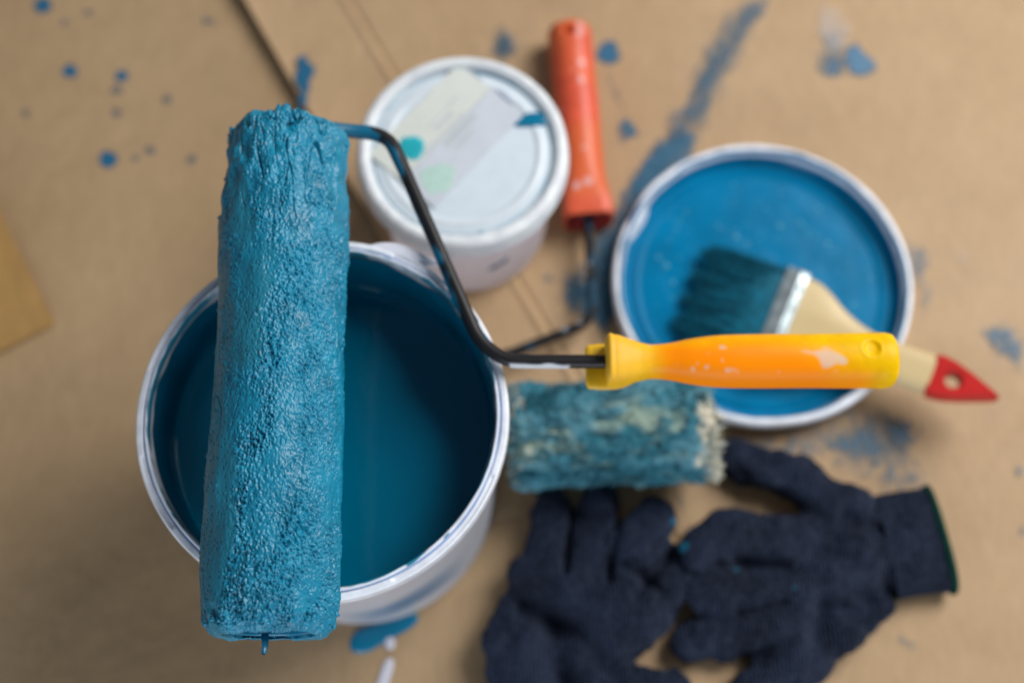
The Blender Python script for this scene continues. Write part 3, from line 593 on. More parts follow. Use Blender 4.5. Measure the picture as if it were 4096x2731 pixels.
dab('paint_dab', loc2([(-0.0281, 0.3697, 0.094), (-0.0256, 0.3702, 0.094), (-0.0159, 0.3607, 0.094), (-0.0176, 0.3594, 0.094)]), M_ink2, tub, lz + .0004, .0003)
dab('paint_dab', loc2([(-0.0101, 0.3558, 0.094), (-0.0079, 0.3564, 0.094), (0.0024, 0.3467, 0.094), (0.0005, 0.3451, 0.094)]), simple('violet_grey_smear', (.40, .46, .60), .5, .1), tub, lz + .0004, .0003)
# blue smudge on the tub's side
na_ = 40; A_ = np.linspace(-1.30, -1.02, na_); Vv = []; 
for i, a_ in enumerate(A_):
    t = i / (na_ - 1); hw = .0042 * math.sin(PI * t) ** .7 * (1 + .25 * math.sin(9 * t)); zc = .036 + .006 * t
    for q in np.linspace(-1, 1, 7):
        zz_ = zc + q * hw; rr_ = .0474 + (.0500 - .0474) * (zz_ - .003) / .078 + .00025 * (1 - q * q); Vv.append((rr_ * math.cos(a_), rr_ * math.sin(a_), zz_))
mesh_obj('paint_smudge', Vv, grid_faces(na_, 7, False).tolist(), simple('smudge_blue', (.10, .20, .32), .5, .25, 200), tub)

# ------------------------------------------------------------------ bucket lid full of paint
LCX, LCY = 0.1476, 0.2722
blid = thing('bucket_lid', 'upturned white bucket lid with a pool of blue paint under the brush', 'lid', loc=(LCX, LCY, .0006))
lp = [(0, .0), (.082, .0), (.0850, .0006), (.0872, .0025), (.0884, .0085), (.0886, .0135), (.0880, .0158), (.0868, .0168), (.0852, .0168), (.0838, .0160), (.0830, .0140), (.0815, .0075), (.0795, .0035), (.0760, .0032), (.0745, .0046), (.0735, .0046), (.072, .0034), (0, .0034)]
def lidwob(R, Z, th):
    w = fftnoise(1, 300, 1, 16, 71)[0]; k = np.exp(-((th - 2.62) / .10) ** 2)
    return R * (1 + .0010 * w) - .0012 * k * (R > .08), Z + .0003 * w * (Z > .010) - .0015 * k * (Z > .012)
V, F = lathe(resample(lp, .0007), 300, False, lidwob)
mesh_obj('lid_shell', V, F, M_white, blid, attrs={'paint': np.zeros(len(V)), 'film': np.zeros(len(V))})
# paint coat inside: film on the wall and the pool with flecks, ragged edge on the rim
nl = 360; th = np.linspace(0, 2 * PI, nl, endpoint=False)
cp = resample([(.0854, .01715), (.0843, .0168), (.0834, .0150), (.0823, .0110), (.0808, .0064), (.0790, .0046), (.0762, .0044), (.0745, .0056), (.0733, .0056), (.0715, .0046), (.04, .0045), (.0004, .0045)], .0009)
R = cp[:, 0][:, None] * np.ones(nl); Z = cp[:, 1][:, None] * np.ones(nl)
edge = sstep(.0830, .0854, R); R = R - edge * np.clip(.0010 + .0007 * fftnoise(1, nl, 1, 5, 72)[0] + .0006 * fftnoise(1, nl, 1, 16, 73)[0], 0, .003)
fl = fftnoise(len(cp), nl, 2, 2.2, 74); Z = Z + .00005 * fftnoise(len(cp), nl, 5, 8, 75) * (R < .072) * sstep(.0, .03, R)
V = np.stack([R * np.cos(th), R * np.sin(th), Z], -1).reshape(-1, 3)
mesh_obj('paint', V, grid_faces(len(cp), nl).tolist() + [list(range((len(cp) - 1) * nl, len(cp) * nl))], paint_wet('lid_paint', (0, .165, .345), .25, .03, 45, .05), blid)
# bubbles and small clots on the pool, coloured paler to stand for glints
rg = random.Random(11); BV = []; BF = []
sph, sf = lathe([(.0001, 1), (.5, .86), (.86, .5), (1, 0)], 10); sf = sf.tolist()
spots = [((0.175, 0.3132, 0.005)), ((0.1867, 0.3224, 0.005)), ((0.1354, 0.304, 0.005)), ((0.1417, 0.2998, 0.005)), ((0.088, 0.2907, 0.005)), ((0.0961, 0.2751, 0.005)), ((0.1252, 0.3112, 0.005)), ((0.1213, 0.2857, 0.005)), ((0.1904, 0.2998, 0.005)), ((0.0926, 0.2857, 0.005)), ((0.2148, 0.2773, 0.005)), ((0.203, 0.2607, 0.005)), ((0.1356, 0.3083, 0.005)), ((0.1622, 0.3112, 0.005))]
for k in range(170):
    if k < len(spots): x_, y_ = spots[k][0] - LCX, spots[k][1] - LCY; q = rg.uniform(.0009, .0017)
    else:
        a_ = rg.uniform(0, 2 * PI); d_ = .068 * math.sqrt(rg.random()); x_, y_ = d_ * math.cos(a_), d_ * math.sin(a_); q = rg.uniform(.0003, .0009)
    BF += [[i + len(BV) for i in f] for f in sf]; BV += [(x_ + v[0] * q, y_ + v[1] * q, .0044 + v[2] * q * .7) for v in sph.tolist()]
bub = mesh_obj('paint_bubbles', BV, BF, paint_wet('bubble_glint_paint', (.09, .38, .55), .10), blid); bub['kind'] = 'stuff'

# ------------------------------------------------------------------ flat brush lying in the lid
b0 = Vector((0.1094, 0.2666, 0.01)); b1 = Vector((0.2718, 0.1931, 0.037)); bdir = b1 - b0; BL = bdir.length
brush = thing('paint_brush', 'flat brush with wooden handle and red tip, bristles in the paint-filled lid', 'paint brush', loc=tuple(b0))
yaw = math.atan2(bdir.y, bdir.x); pit = math.asin(bdir.z / BL)
brush.rotation_euler = Euler((0.10, -pit, yaw), 'XYZ')
bw = .0330
fx = .0452                                                            # where the ferrule starts
core = [(.004, 0, 0, bw * .90, .003, 2.6), (.02, 0, 0, bw * .96, .0055, 2.6), (fx, 0, 0, bw * .95, .0072, 3), (fx + .004, 0, 0, bw * .95, .0072, 3)]
M_br = simple('paint_soaked_bristle', (.0, .115, .185), .35, .5, 300, bmp=.4, bscale=900)
V, F = sweep(dense(core, .002), 48); bris = mesh_obj('bristles', V, F, M_br, brush)
rg = random.Random(3); HV = []; HF = []
for k in range(1300):
    yy = rg.uniform(-1, 1) * bw * .93; zt = rg.uniform(-.9, .9) * .0062; tx = rg.uniform(-.006, .007) + .004 * math.sin(yy * 420 + 1) * .8
    spread = 1 + rg.gauss(.01, .018); lift = rg.gauss(.0006, .0012)
    P = [(fx + .003, yy, zt), (fx * .6, yy * (1 + (spread - 1) * .4), zt * 1.0 + lift), (tx, yy * spread + rg.gauss(0, .0006), zt * .55 + lift)]
    V, F, _, _ = tube(P, [.00042, .00038, .00018], 4, False); HF += [[i + len(HV) for i in f] for f in F]; HV += V.tolist()
hs = mesh_obj('bristle_strands', HV, HF, M_br, bris); hs['kind'] = 'stuff'
M_fer = simple('tinned_ferrule', (.44, .52, .54), .40, .4, 160, metal=.6, bmp=.3, bscale=150)
fe = [(fx, 0, 0, bw, .0080, 4.5), (fx + .0005, 0, 0, bw * 1.005, .0082, 4.5), (fx + .0066, 0, 0, bw * 1.0, .0082, 4.5), (fx + .0074, 0, 0, bw * 1.014, .0090, 4.5), (fx + .0086, 0, 0, bw * 1.014, .0090, 4.5),
      (fx + .0094, 0, 0, bw * 1.0, .0082, 4.5), (fx + .0126, 0, 0, bw * 1.0, .0082, 4.5), (fx + .0132, 0, 0, bw * .99, .0078, 4.5)]
V, F = sweep(np.array(fe), 96); fer = mesh_obj('ferrule', V, F, M_fer, brush)
bm = bmesh.new(); bm.from_mesh(fer.data)
fer.data.polygons.foreach_set('use_smooth', [True] * len(fer.data.polygons)); bm.free()
for yy in (-.02, -.007, .008, .021):
    V, F = lathe([(.0014, 0), (.0013, .0004), (.0008, .0007), (.0001, .0008)], 14)
    nl_ = mesh_obj('nail', V, F, M_fer, fer); nl_.location = (fx + .0110, yy, .0081)
m, N, L, B = mat('pale_brush_wood'); M_wood = m
w = noise_node(N, L, 60, 5, .6, vec_scale=(.08, 1, 1)); r = ramp(N, L, w.outputs[0], [(.3, (.56, .42, .20)), (.7, (.66, .51, .27))]); L.new(r.outputs[0], B.inputs['Base Color']); B.inputs['Roughness'].default_value = .42
hx = fx + .0125; tail = BL - .040
ha = [(hx, 0, 0, bw * .93, .0068, 3.2), (hx + .007, 0, 0, bw * .90, .0068, 3), (hx + .015, 0, 0, bw * .79, .0068, 3), (hx + .026, 0, 0, bw * .58, .0066, 3), (hx + .040, 0, 0, bw * .41, .0064, 2.8), (hx + .056, 0, 0, bw * .34, .0062, 2.8), (tail, 0, 0, .0117, .0060, 2.8), (tail + .001, 0, 0, .0117, .0060, 2.8)]
V, F = sweep(dense(ha, .0012), 48); mesh_obj('handle', V, F, M_wood, brush)
# red dipped end with a round hanging hole
M_red = simple('red_dipped_lacquer', (.47, .012, .010), .4, .1, 80, .2)
def tip():
    bm = bmesh.new(); ol = []
    for x_, y_ in [(0, .0120), (.006, .0119), (.012, .0108), (.020, .0082), (.028, .0050), (.034, .0026), (.0385, .0006)]: ol.append((x_, y_))
    pts = ol + [(x_, -y_) for x_, y_ in ol[::-1]]
    hole = [(.0125 + .0044 * math.cos(k / 24 * 2 * PI), .0044 * math.sin(k / 24 * 2 * PI)) for k in range(24)]
    vo = [bm.verts.new((x_, y_, .0062)) for x_, y_ in pts]; vh = [bm.verts.new((x_, y_, .0062)) for x_, y_ in hole]
    es = [bm.edges.new((a_, b_)) for a_, b_ in zip(vo, vo[1:] + vo[:1])] + [bm.edges.new((a_, b_)) for a_, b_ in zip(vh, vh[1:] + vh[:1])]
    bmesh.ops.triangle_fill(bm, use_beauty=True, edges=es)
    g = bmesh.ops.extrude_face_region(bm, geom=list(bm.faces))
    for v in g['geom']:
        if isinstance(v, bmesh.types.BMVert): v.co.z = -.0062
    bmesh.ops.recalc_face_normals(bm, faces=bm.faces)
    sharp = [e for e in bm.edges if len(e.link_faces) == 2 and e.calc_face_angle(0) > .9]
    bmesh.ops.bevel(bm, geom=sharp, offset=.0012, segments=3, affect='EDGES')
    me = bpy.data.meshes.new('red_tip'); bm.to_mesh(me); bm.free(); me.materials.append(M_red)
    o = bpy.data.objects.new('red_tip', me); link(o, brush); o.location = (tail - .0005, 0, 0); return o
tip()

# ------------------------------------------------------------------ worn small roller with coral handle
old = thing('paint_roller', 'worn fluffy roller with coral orange handle and dark rod, lying on the cardboard', 'paint roller')
o0 = Vector((0.0357, 0.4427, 0.0145)); o1 = Vector((0.0457, 0.3128, 0.0145)); od = o1 - o0; OL = od.length
st = [(0, 0, 0, .0085, .0085, 2.1), (.0008, 0, 0, .0110, .0108, 2.1), (.003, 0, 0, .0130, .0128, 2.1), (.007, 0, 0, .0138, .0136, 2.1), (.04, 0, 0, .0137, .0137, 2.1), (.08, 0, 0, .0131, .0132, 2.1), (OL - .030, 0, 0, .0128, .0128, 2.2), (OL - .020, 0, 0, .0134, .0128, 2.6), (OL - .012, 0, 0, .0144, .0130, 3.4), (OL - .008, 0, 0, .0146, .0130, 4)]
V, F = sweep(dense(st, .0008), 80)
x, y, z = V.T.copy(); m_ = len(V) // 80
nm = fftnoise(m_, 80, 3, 3, 81).ravel(); n2 = fftnoise(m_, 80, 20, 20, 82).ravel()
wsp = 0
for xx, yy, rr in ((.012, .005, .004), (.006, .006, .0025), (.033, .004, .0032), (.045, .003, .0025), (.038, -.001, .0015), (OL - .018, .001, .003), (OL - .016, -.006, .003), (.062, -.012, .0026), (.09, .0005, .0012), (.068, -.0115, .002)):
    wsp = np.maximum(wsp, np.clip(1.25 - ((x - xx) / rr) ** 2 - ((y - yy) / rr / .8) ** 2 + .4 * nm, 0, 1) * (z > -.004))
dd = np.hypot(x - .0095, y + .0015); V[:, 2] -= np.clip(1 - (dd / .0033) ** 4, 0, 1) * .006 * (z > 0)
oh = mesh_obj('handle', V, F, M_coral, old, attrs={'white': wsp * .75, 'orange': np.clip(.5 + .6 * n2, 0, 1)})
oh.location = tuple(o0); oh.rotation_euler = (0, 0, math.atan2(od.y, od.x))
# hollow square mouth of the handle
def mouth():
    Vv = []; lo, hi = OL - .0085, OL + .0025; n = 48; th = np.linspace(0, 2 * PI, n, endpoint=False); c, s = np.cos(th), np.sin(th); e = 5
    for x_, k in ((lo, 1), (hi - .0006, 1.03), (hi, 1.01), (hi, .90), (hi - .0006, .87), (lo + .001, .84), (lo + .001, .02)):
        Vv += np.stack([np.full(n, x_), .0147 * k * np.sign(c) * np.abs(c) ** (2 / e), .0131 * k * np.sign(s) * np.abs(s) ** (2 / e)], -1).tolist()
    return Vv, grid_faces(7, n)
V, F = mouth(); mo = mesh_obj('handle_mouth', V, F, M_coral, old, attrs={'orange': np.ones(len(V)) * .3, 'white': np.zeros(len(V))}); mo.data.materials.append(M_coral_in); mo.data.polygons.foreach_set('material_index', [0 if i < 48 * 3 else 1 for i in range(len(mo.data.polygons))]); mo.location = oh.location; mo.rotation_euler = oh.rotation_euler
raw = [tuple(o0.lerp(o1, .90)), tuple(o1), (0.0473, 0.2469, 0.015), (-0.0015, 0.226, 0.018), (-.0130, .2225, .021), (-.0112, .186, .028), (-.0075, .1742, .030), (.02, .1748, .0305)]
pth = resample(arcs(raw, .012, 8), .0010)
V, F, s, a = tube(pth, .0030, 20); m_ = len(pth)
n1 = fftnoise(m_, 20, 5, 3, 91).ravel(); n2 = fftnoise(m_, 20, 2.2, 2, 92).ravel()
mesh_obj('rod', V, F, M_rod2, old, attrs={'paint': sstep(.7, 1.3, n1) * .8, 'white': sstep(1.7, 2.3, n2) * .8})
# sleeve
S0 = Vector((.001, .1742, .0300)); S1 = Vector((.1083, .1768, .0372)); SL = (S1 - S0).length
m, N, L, B = mat('worn_pile'); M_pile = m
na_ = noise_node(N, L, 34, 4, .6, vec_scale=(.55, 1, 1)); nb_ = noise_node(N, L, 230, 3, .6, vec_scale=(.6, 1, 1)); 
tot = N.new('ShaderNodeMath'); tot.operation = 'MULTIPLY_ADD'; L.new(nb_.outputs[0], tot.inputs[0]); tot.inputs[1].default_value = .45; L.new(na_.outputs[0], tot.inputs[2])
cool = ramp(N, L, tot.outputs[0], [(.50, (.008, .085, .115)), (.66, (.025, .145, .20)), (.82, (.075, .22, .28))])
warm = mixc(N, L, attr(N, 'cream'), cool.outputs[0], (.34, .42, .31)); w2 = mixc(N, L, attr(N, 'fray'), warm, (.60, .56, .44))
L.new(w2, B.inputs['Base Color']); B.inputs['Roughness'].default_value = .8; B.inputs['Specular IOR Level'].default_value = .25
bump(N, L, nb_.outputs[0], B, .8, .0015)
def old_sleeve():
    R0 = .0272; prof = [(.004, .017), (.0, .0185), (-.001, .022), (.0005, .0258), (.004, .0272), (SL * .5, .0276), (SL - .006, .0280), (SL - .001, .0270), (SL + .0005, .024), (SL, .0185), (SL - .004, .017)]
    p = resample(prof, .0008); nu = len(p); nv = 220; phi = np.linspace(0, 2 * PI, nv, endpoint=False)[None]; s = p[:, 0][:, None]
    tan = np.gradient(p, axis=0); tan /= np.linalg.norm(tan, axis=1)[:, None]; nrm = np.stack([-tan[:, 1], tan[:, 0]], 1)
    n = lambda a_, b_, sd: fftnoise(nu, nv, a_ / .0008, b_ / .00078, sd)
    d = .0011 * n(.012, .009, 101) + .0009 * n(.004, .0022, 102) + .0006 * n(.0016, .0011, 103)
    A = p[:, 0][:, None] + d * nrm[:, 0][:, None]; Rd = p[:, 1][:, None] + d * nrm[:, 1][:, None]
    # a cream band along the crown where the paint did not reach, turned a little to the viewer
    ph = (phi + PI) % (2 * PI) - PI
    u = s / SL
    band = np.exp(-((ph - 1.75 - .25 * np.sin(u * 7 + 1)) / .34) ** 2)
    gap = 1 - .95 * np.exp(-((u - .36) / .075) ** 2)
    cream = .7 * np.clip(band * gap * sstep(-.55, .9, n(.006, .003, 104)) + .35 * sstep(1.0, 1.8, n(.006, .002, 105)), 0, 1)
    fray = np.clip(sstep(SL - .010, SL - .001, s + .003 * n(.004, .003, 106)) * sstep(.9, 1.4, ph) + .7 * (1 - sstep(.001, .010, s + .003 * n(.004, .003, 107))) * sstep(.3, 1.0, n(.002, .003, 108)), 0, 1)
    return A, Rd, phi, cream, fray, nu, nv
A, Rd, phi, cream, fray, nu, nv = old_sleeve()
ax = (S1 - S0).normalized(); upv = Vector((0, 0, 1)); rt = upv.cross(ax).normalized(); upv = ax.cross(rt)          # rt = towards the far side
axn, upn, rtn = map(np.array, (ax, upv, rt))
V = np.array(S0) + A[..., None] * axn + Rd[..., None] * (np.cos(phi)[..., None] * rtn + np.sin(phi)[..., None] * upn)
mesh_obj('sleeve', V.reshape(-1, 3), grid_faces(nu, nv)[:, ::-1], M_pile, old, attrs={'cream': cream.ravel(), 'fray': fray.ravel()})
# frayed tufts at both ends and loose pile all over
rg = random.Random(21); TV = []; TF = []; C1 = []; C2 = []
def tuft_at(s_, a_, ln, r0, r1, ca, fr, axial):
    d = Vector(np.cos(a_) * rtn + np.sin(a_) * upn); b = S0 + ax * s_ + d * r0
    tip_ = b + d * ln * (1 - abs(axial)) + ax * ln * axial + Vector((rg.gauss(0, 1), rg.gauss(0, 1), rg.gauss(0, 1))) * ln * .3
    V, F, _, _ = tube([tuple(b), tuple(b.lerp(tip_, .55) + d * ln * .1), tuple(tip_)], [r1, r1 * .75, r1 * .25], 5)
    TF.extend([[i + len(TV) for i in f] for f in F]); TV.extend(V.tolist()); C1.extend([ca] * len(V)); C2.extend([fr] * len(V))
for k in range(420):
    a_ = rg.uniform(.5, PI + .4); low = a_ > 1.35
    tuft_at(SL - rg.uniform(0, .004), a_, rg.uniform(.003, .0075) if low else rg.uniform(.001, .003), rg.uniform(.021, .0268), rg.uniform(.0005, .0010), rg.random() * .5, rg.uniform(.4, 1) if low else .1, rg.uniform(.5, .9))
for k in range(300):
    tuft_at(rg.uniform(0, .004), rg.uniform(0, PI + .4), rg.uniform(.002, .006), rg.uniform(.021, .0268), rg.uniform(.0005, .0009), .1, rg.choice([0, 0, .3, .6]), -rg.uniform(.5, .9))
for k in range(2600):
    a_ = rg.uniform(-.2, PI + .4); s_ = rg.uniform(.002, SL - .002); i_ = min(nu - 1, int(s_ / SL * nu)); j_ = int((a_ % (2 * PI)) / (2 * PI) * nv)
    tuft_at(s_, a_, rg.uniform(.0012, .0032), .0268, rg.uniform(.0004, .0009), float(cream[i_, j_]) * rg.uniform(.5, 1), 0, rg.uniform(-.6, .6))
pile = mesh_obj('pile_tufts', TV, TF, M_pile, old, attrs={'cream': C1, 'fray': C2}); pile['kind'] = 'stuff'
V, F = lathe([(.0175, -.004), (.0185, -.004), (.0187, .002), (.0172, .002)], 60, True); rb = mesh_obj('core_tube', V, F, simple('core_card', (.55, .52, .48), .7), old)
rb.location = S1; rb.rotation_euler = ax.to_track_quat('Z', 'Y').to_euler()
V, F = lathe([(.0176, 0), (.015, .0005), (.006, .0005), (.0055, .003), (.0001, .003)], 48); ec = mesh_obj('end_cap', V, F, simple('dark_cap', (.03, .06, .08), .5), old)
ec.location = S1 - ax * .003; ec.rotation_euler = rb.rotation_euler

# ------------------------------------------------------------------ knitted gloves
m, N, L, B = mat('charcoal_navy_knit'); M_knit = m
na_ = noise_node(N, L, 22, 4, .6); nb_ = noise_node(N, L, 620, 3, .7); nc_ = noise_node(N, L, 170, 2)
r = ramp(N, L, nb_.outputs[0], [(.32, (.002, .003, .008)), (.52, (.015, .023, .045)), (.72, (.072, .092, .150))])
c = mixc(N, L, .35, r.outputs[0], ramp(N, L, na_.outputs[0], [(.35, (.003, .004, .009)), (.65, (.034, .052, .105))]).outputs[0])
sp = ramp(N, L, attr(N, 'paint'), [(.4, (0, 0, 0)), (.7, (1, 1, 1))]); c = mixc(N, L, sp.outputs[0], c, (.01, .20, .33)); L.new(c, B.inputs['Base Color'])
B.inputs['Roughness'].default_value = .95; B.inputs['Specular IOR Level'].default_value = .1
B.inputs['Sheen Weight'].default_value = .08; B.inputs['Sheen Roughness'].default_value = .5; B.inputs['Sheen Tint'].default_value = (.5, .6, .9, 1)
wv = N.new('ShaderNodeTexWave'); wv.inputs['Scale'].default_value = 150; wv.inputs['Distortion'].default_value = 3; wv.inputs['Detail'].default_value = 2
tc = N.new('ShaderNodeTexCoord'); L.new(tc.outputs['Object'], wv.inputs['Vector'])
ad = N.new('ShaderNodeMath'); ad.operation = 'ADD'; L.new(wv.outputs['Fac'], ad.inputs[0]); L.new(nc_.outputs[0], ad.inputs[1]); bump(N, L, ad.outputs[0], B, .9, .0024)
M_green = simple('green_overlock', (.002, .042, .030), .9, .3, 500, .1, .6, .001, 700)

def limb(chain, flat=.62, n=26):
    """flattened tapering tube with rounded ends along (x, y, z, r)"""
    C = np.array(chain, float); d = np.r_[0, np.cumsum(np.linalg.norm(np.diff(C[:, :3], axis=0), axis=1))]
    k = max(10, int(d[-1] / .003)); s = np.linspace(0, d[-1], k)
    Q = dense(np.c_[d, C], .003)[:, 1:]
    t0 = Q[0, :3] - Q[1, :3]; t0 /= np.linalg.norm(t0); t1 = Q[-1, :3] - Q[-2, :3]; t1 /= np.linalg.norm(t1)
    def ends(q, t): return [np.r_[q[:3] + t * q[3] * math.sin(b), q[3] * math.cos(b)] for b in (.35, .75, 1.1, 1.4)]
    Q = np.array(ends(Q[0], t0)[::-1] + list(Q) + ends(Q[-1], t1))
    T = np.gradient(Q[:, :3], axis=0); T /= np.linalg.norm(T, axis=1)[:, None] + 1e-9
    sd = np.cross(T, (0, 0, 1.0)); sd /= np.linalg.norm(sd, axis=1)[:, None]; up = np.cross(sd, T)
    th = np.linspace(0, 2 * PI, n, endpoint=False)
    r_ = Q[:, 3][:, None, None]; h_ = np.minimum(Q[:, 3] * flat + .0015, .0125)[:, None, None] * np.clip(Q[:, 3] / .008, 0, 1)[:, None, None]
    V = Q[:, None, :3] + r_ * sd[:, None] * np.cos(th)[None, :, None] + h_ * up[:, None] * np.sin(th)[None, :, None]
    return V.reshape(-1, 3), grid_faces(len(Q), n).tolist() + [list(range(n))[::-1], list(range((len(Q) - 1) * n, len(Q) * n))]
tex = bpy.data.textures.new('wrinkle', 'CLOUDS'); tex.noise_scale = .021; tex.noise_depth = 2
tex2 = bpy.data.textures.new('weave', 'CLOUDS'); tex2.noise_scale = .005; tex2.noise_depth = 1
dg = None
def glove_body(limbs, parent, spots, folds):
    AV = []; AF = []
    for ch, fl_ in limbs:
        V, F = limb(ch, fl_); AF += [[i + len(AV) for i in f] for f in F]; AV += V.tolist()
    o = mesh_obj('glove_body', AV, AF, M_knit, parent)
    bm = bmesh.new(); bm.from_mesh(o.data); bmesh.ops.recalc_face_normals(bm, faces=bm.faces); bm.to_mesh(o.data); bm.free()
    md = o.modifiers.new('r', 'REMESH'); md.mode = 'VOXEL'; md.voxel_size = .0014; md.use_smooth_shade = True
    md = o.modifiers.new('s', 'SMOOTH'); md.iterations = 4; md.factor = .5
    md = o.modifiers.new('d', 'DISPLACE'); md.texture = tex; md.strength = .014; md.mid_level = .5; md.texture_coords = 'LOCAL'
    md = o.modifiers.new('d2', 'DISPLACE'); md.texture = tex2; md.strength = .0012; md.mid_level = .5; md.texture_coords = 'LOCAL'
    deps = bpy.context.evaluated_depsgraph_get(); me = bpy.data.meshes.new_from_object(o.evaluated_get(deps))
    o.modifiers.clear(); o.data = me
    n = len(me.vertices); co = np.empty(n * 3, np.float32); me.vertices.foreach_get('co', co); co = co.reshape(-1, 3)
    for (ax_, ay_), (bx_, by_), w_, dep in folds:                       # creases pressed into the cloth
        a_ = np.array((ax_, ay_)); b_ = np.array((bx_, by_)); ab = b_ - a_; t = np.clip(((co[:, :2] - a_) @ ab) / (ab @ ab), 0, 1)
        dist = np.linalg.norm(co[:, :2] - (a_ + t[:, None] * ab), axis=1)
        co[:, 2] -= dep * np.exp(-(dist / w_) ** 2) * (co[:, 2] > .006)
    co[:, 2] = np.maximum(co[:, 2], .0008); me.vertices.foreach_set('co', co.ravel())
    at = me.attributes.new('paint', 'FLOAT', 'POINT'); pv = np.zeros(n)
    for sx, sy, sr in spots: pv = np.maximum(pv, np.clip(1.3 - np.hypot(co[:, 0] - sx, co[:, 1] - sy) / sr, 0, 1) * (co[:, 2] > .008))
    at.data.foreach_set('value', pv.astype(np.float32)); me.polygons.foreach_set('use_smooth', [True] * len(me.polygons)); me.update()
    if not me.materials: me.materials.append(M_knit)
    return o
def c(*a): return [(*p, r) for p, r in a]
gA = thing('work_glove', 'dark navy knitted glove with green-edged cuff, thumb pointing at the blue lid', 'glove', 'pair of knitted work gloves')
ra = 0.00024
gl = [(c(((0.1288, 0.164, 0.012), 50*ra), ((0.1484, 0.157, 0.013), 55*ra), ((0.172, 0.1461, 0.014), 57*ra), ((0.1905, 0.1337, 0.014), 60*ra)), .66),
      (c(((0.2113, 0.1161, 0.012), 96*ra), ((0.2012, 0.114, 0.013), 112*ra), ((0.181, 0.1025, 0.013), 150*ra), ((0.1614, 0.0965, 0.013), 140*ra)), .33),
      (c(((0.1628, 0.1169, 0.013), 72*ra), ((0.1358, 0.1188, 0.016), 64*ra), ((0.1136, 0.1174, 0.019), 56*ra), ((0.1014, 0.1121, 0.019), 46*ra)), .62),
      (c(((0.1617, 0.0978, 0.012), 72*ra), ((0.1347, 0.094, 0.014), 62*ra), ((0.1151, 0.0907, 0.016), 56*ra), ((0.1036, 0.0888, 0.016), 48*ra)), .62),
      (c(((0.1606, 0.079, 0.011), 66*ra), ((0.134, 0.072, 0.011), 60*ra), ((0.1147, 0.0669, 0.011), 56*ra), ((0.0993, 0.0642, 0.01), 50*ra)), .62),
      (c(((0.1769, 0.0766, 0.012), 74*ra), ((0.1593, 0.0604, 0.011), 64*ra), ((0.1394, 0.0444, 0.011), 58*ra), ((0.1224, 0.0297, 0.01), 52*ra)), .62)]
glove_body(gl, gA, [(*(0.0929, 0.1137, 0.03)[:2], .0040), (*(0.123, 0.1024, 0.03)[:2], .0016), (*(0.1528, 0.0919, 0.03)[:2], .0014)],
           [((0.1248, 0.1062, 0.02)[:2], (0.1485, 0.1038, 0.02)[:2], .0035, .005), ((0.1847, 0.0804, 0.02)[:2], (0.2048, 0.0944, 0.02)[:2], .009, .011), ((0.1647, 0.0642, 0.02)[:2], (0.1707, 0.0827, 0.02)[:2], .007, .009), ((0.1841, 0.1326, 0.02)[:2], (0.205, 0.1242, 0.02)[:2], .004, .004), ((0.1234, 0.0804, 0.02)[:2], (0.1472, 0.0839, 0.02)[:2], .003, .004), ((0.1681, 0.111, 0.02)[:2], (0.1915, 0.1062, 0.02)[:2], .005, .003)])
# ribbed cuff and its overlocked edge
def cuff(p0, p1, w0, w1, h, parent):
    p0 = np.array(p0); p1 = np.array(p1); t = p1 - p0; ln = np.linalg.norm(t); t /= ln; sd = np.array((-t[1], t[0], 0)); n = 160; k = 26; Vv = []
    for i in range(k):
        q = i / (k - 1); c_ = p0 + t * ln * q; w_ = w0 + (w1 - w0) * q
        for a_ in np.linspace(0, 2 * PI, n, endpoint=False):
            rib = 1 + .018 * math.cos(a_ * 40) + .02 * math.sin(a_ * 3 + q * 4)
            Vv.append(c_ + sd * w_ * math.copysign(abs(math.cos(a_)) ** .8, math.cos(a_)) * rib + np.array((0, 0, 1)) * h * math.copysign(abs(math.sin(a_)) ** .8, math.sin(a_)) * (rib + .10 * math.sin(q * 9 + a_ * 2)))
    Vv = np.array(Vv); Vv[:, 2] = np.maximum(Vv[:, 2], .0008); F = grid_faces(k, n).tolist()
    o = mesh_obj('cuff', Vv, F, M_knit, parent, attrs={'paint': np.zeros(len(Vv))})
    end = Vv[-n:]; P = np.r_[end, end[:2]] + t * .0004
    V, F, _, _ = tube(P, .0019, 10, False); mesh_obj('cuff_edge', V, F, M_green, o)
cuff((0.2068, 0.1153, 0.0105), (0.2379, 0.1207, 0.0105), 119*ra, 121*ra, .0098, gA)

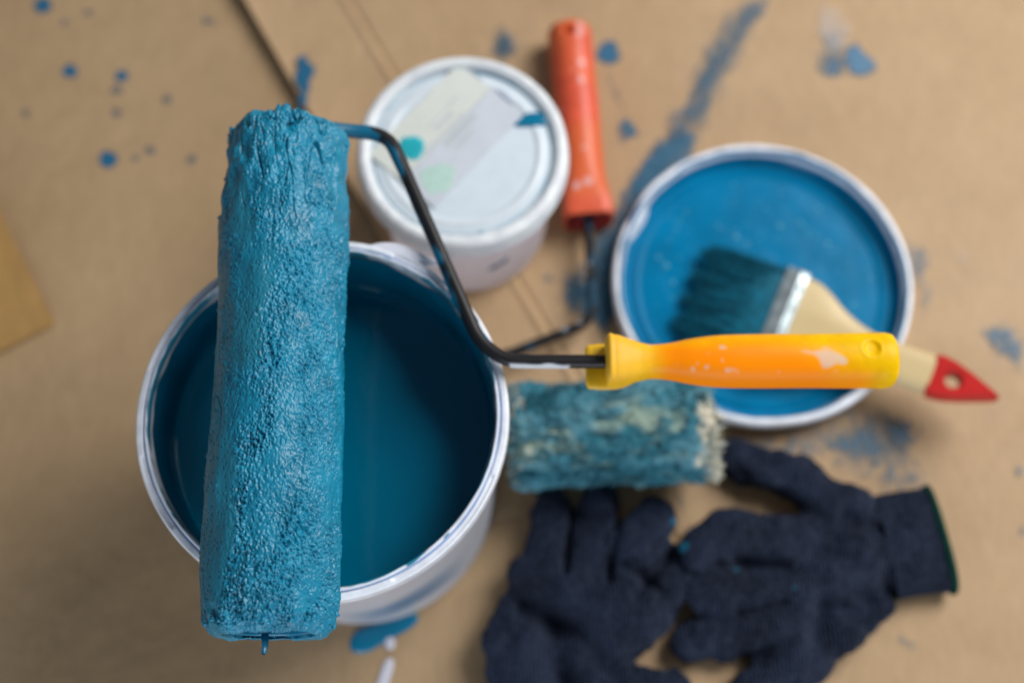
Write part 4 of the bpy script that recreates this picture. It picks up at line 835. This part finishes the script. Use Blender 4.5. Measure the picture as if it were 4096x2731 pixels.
gB = thing('work_glove', 'dark navy knitted glove with fingers up against the fluffy roller, cuff out of frame', 'glove', 'pair of knitted work gloves')
gl = [(c(((0.0225, 0.1379, 0.01), 50*ra), ((0.0213, 0.1184, 0.011), 58*ra), ((0.0178, 0.0978, 0.012), 70*ra), ((0.0152, 0.0813, 0.012), 80*ra)), .6),
      (c(((0.0494, 0.1389, 0.01), 52*ra), ((0.0433, 0.117, 0.012), 56*ra), ((0.0381, 0.0977, 0.013), 66*ra), ((0.0343, 0.0812, 0.013), 70*ra)), .6),
      (c(((0.0765, 0.1287, 0.015), 60*ra), ((0.0702, 0.1145, 0.016), 68*ra), ((0.0608, 0.0999, 0.014), 66*ra), ((0.0509, 0.0812, 0.013), 70*ra)), .62),
      (c(((0.0931, 0.1071, 0.011), 50*ra), ((0.0817, 0.0918, 0.013), 66*ra), ((0.0626, 0.0742, 0.013), 70*ra), ((0.0482, 0.0626, 0.012), 80*ra)), .6),
      (c(((0.0343, 0.0813, 0.012), 150*ra), ((0.0269, 0.0626, 0.013), 172*ra), ((0.0201, 0.042, 0.013), 150*ra), ((0.0137, 0.0218, 0.012), 130*ra)), .34),
      (c(((0.0291, 0.0443, 0.012), 80*ra), ((0.0593, 0.0402, 0.013), 54*ra), ((0.0805, 0.0398, 0.012), 48*ra), ((0.0934, 0.0376, 0.011), 40*ra)), .62)]
glove_body(gl, gB, [(*(0.0892, 0.1284, 0.03)[:2], .0025)],
           [((0.0057, 0.0827, 0.02)[:2], (0.0291, 0.0711, 0.02)[:2], .008, .011), ((0.0221, 0.0711, 0.02)[:2], (0.0264, 0.0438, 0.02)[:2], .009, .011), ((0.0628, 0.1038, 0.02)[:2], (0.0814, 0.0897, 0.02)[:2], .004, .005), ((0.0343, 0.1399, 0.02)[:2], (0.029, 0.1015, 0.02)[:2], .0020, .009), ((0.0614, 0.1399, 0.02)[:2], (0.0531, 0.0968, 0.02)[:2], .0022, .009), ((0.0869, 0.111, 0.02)[:2], (0.0671, 0.0874, 0.02)[:2], .003, .008), ((0.0384, 0.0665, 0.02)[:2], (0.0566, 0.0438, 0.02)[:2], .006, .004), ((-0.0061, 0.0574, 0.02)[:2], (0.0056, 0.0734, 0.02)[:2], .005, .004)])
cuff((0.0149, 0.0263, 0.0105), (0.0067, -0.0068, 0.0105), 122*ra, 122*ra, .0098, gB)
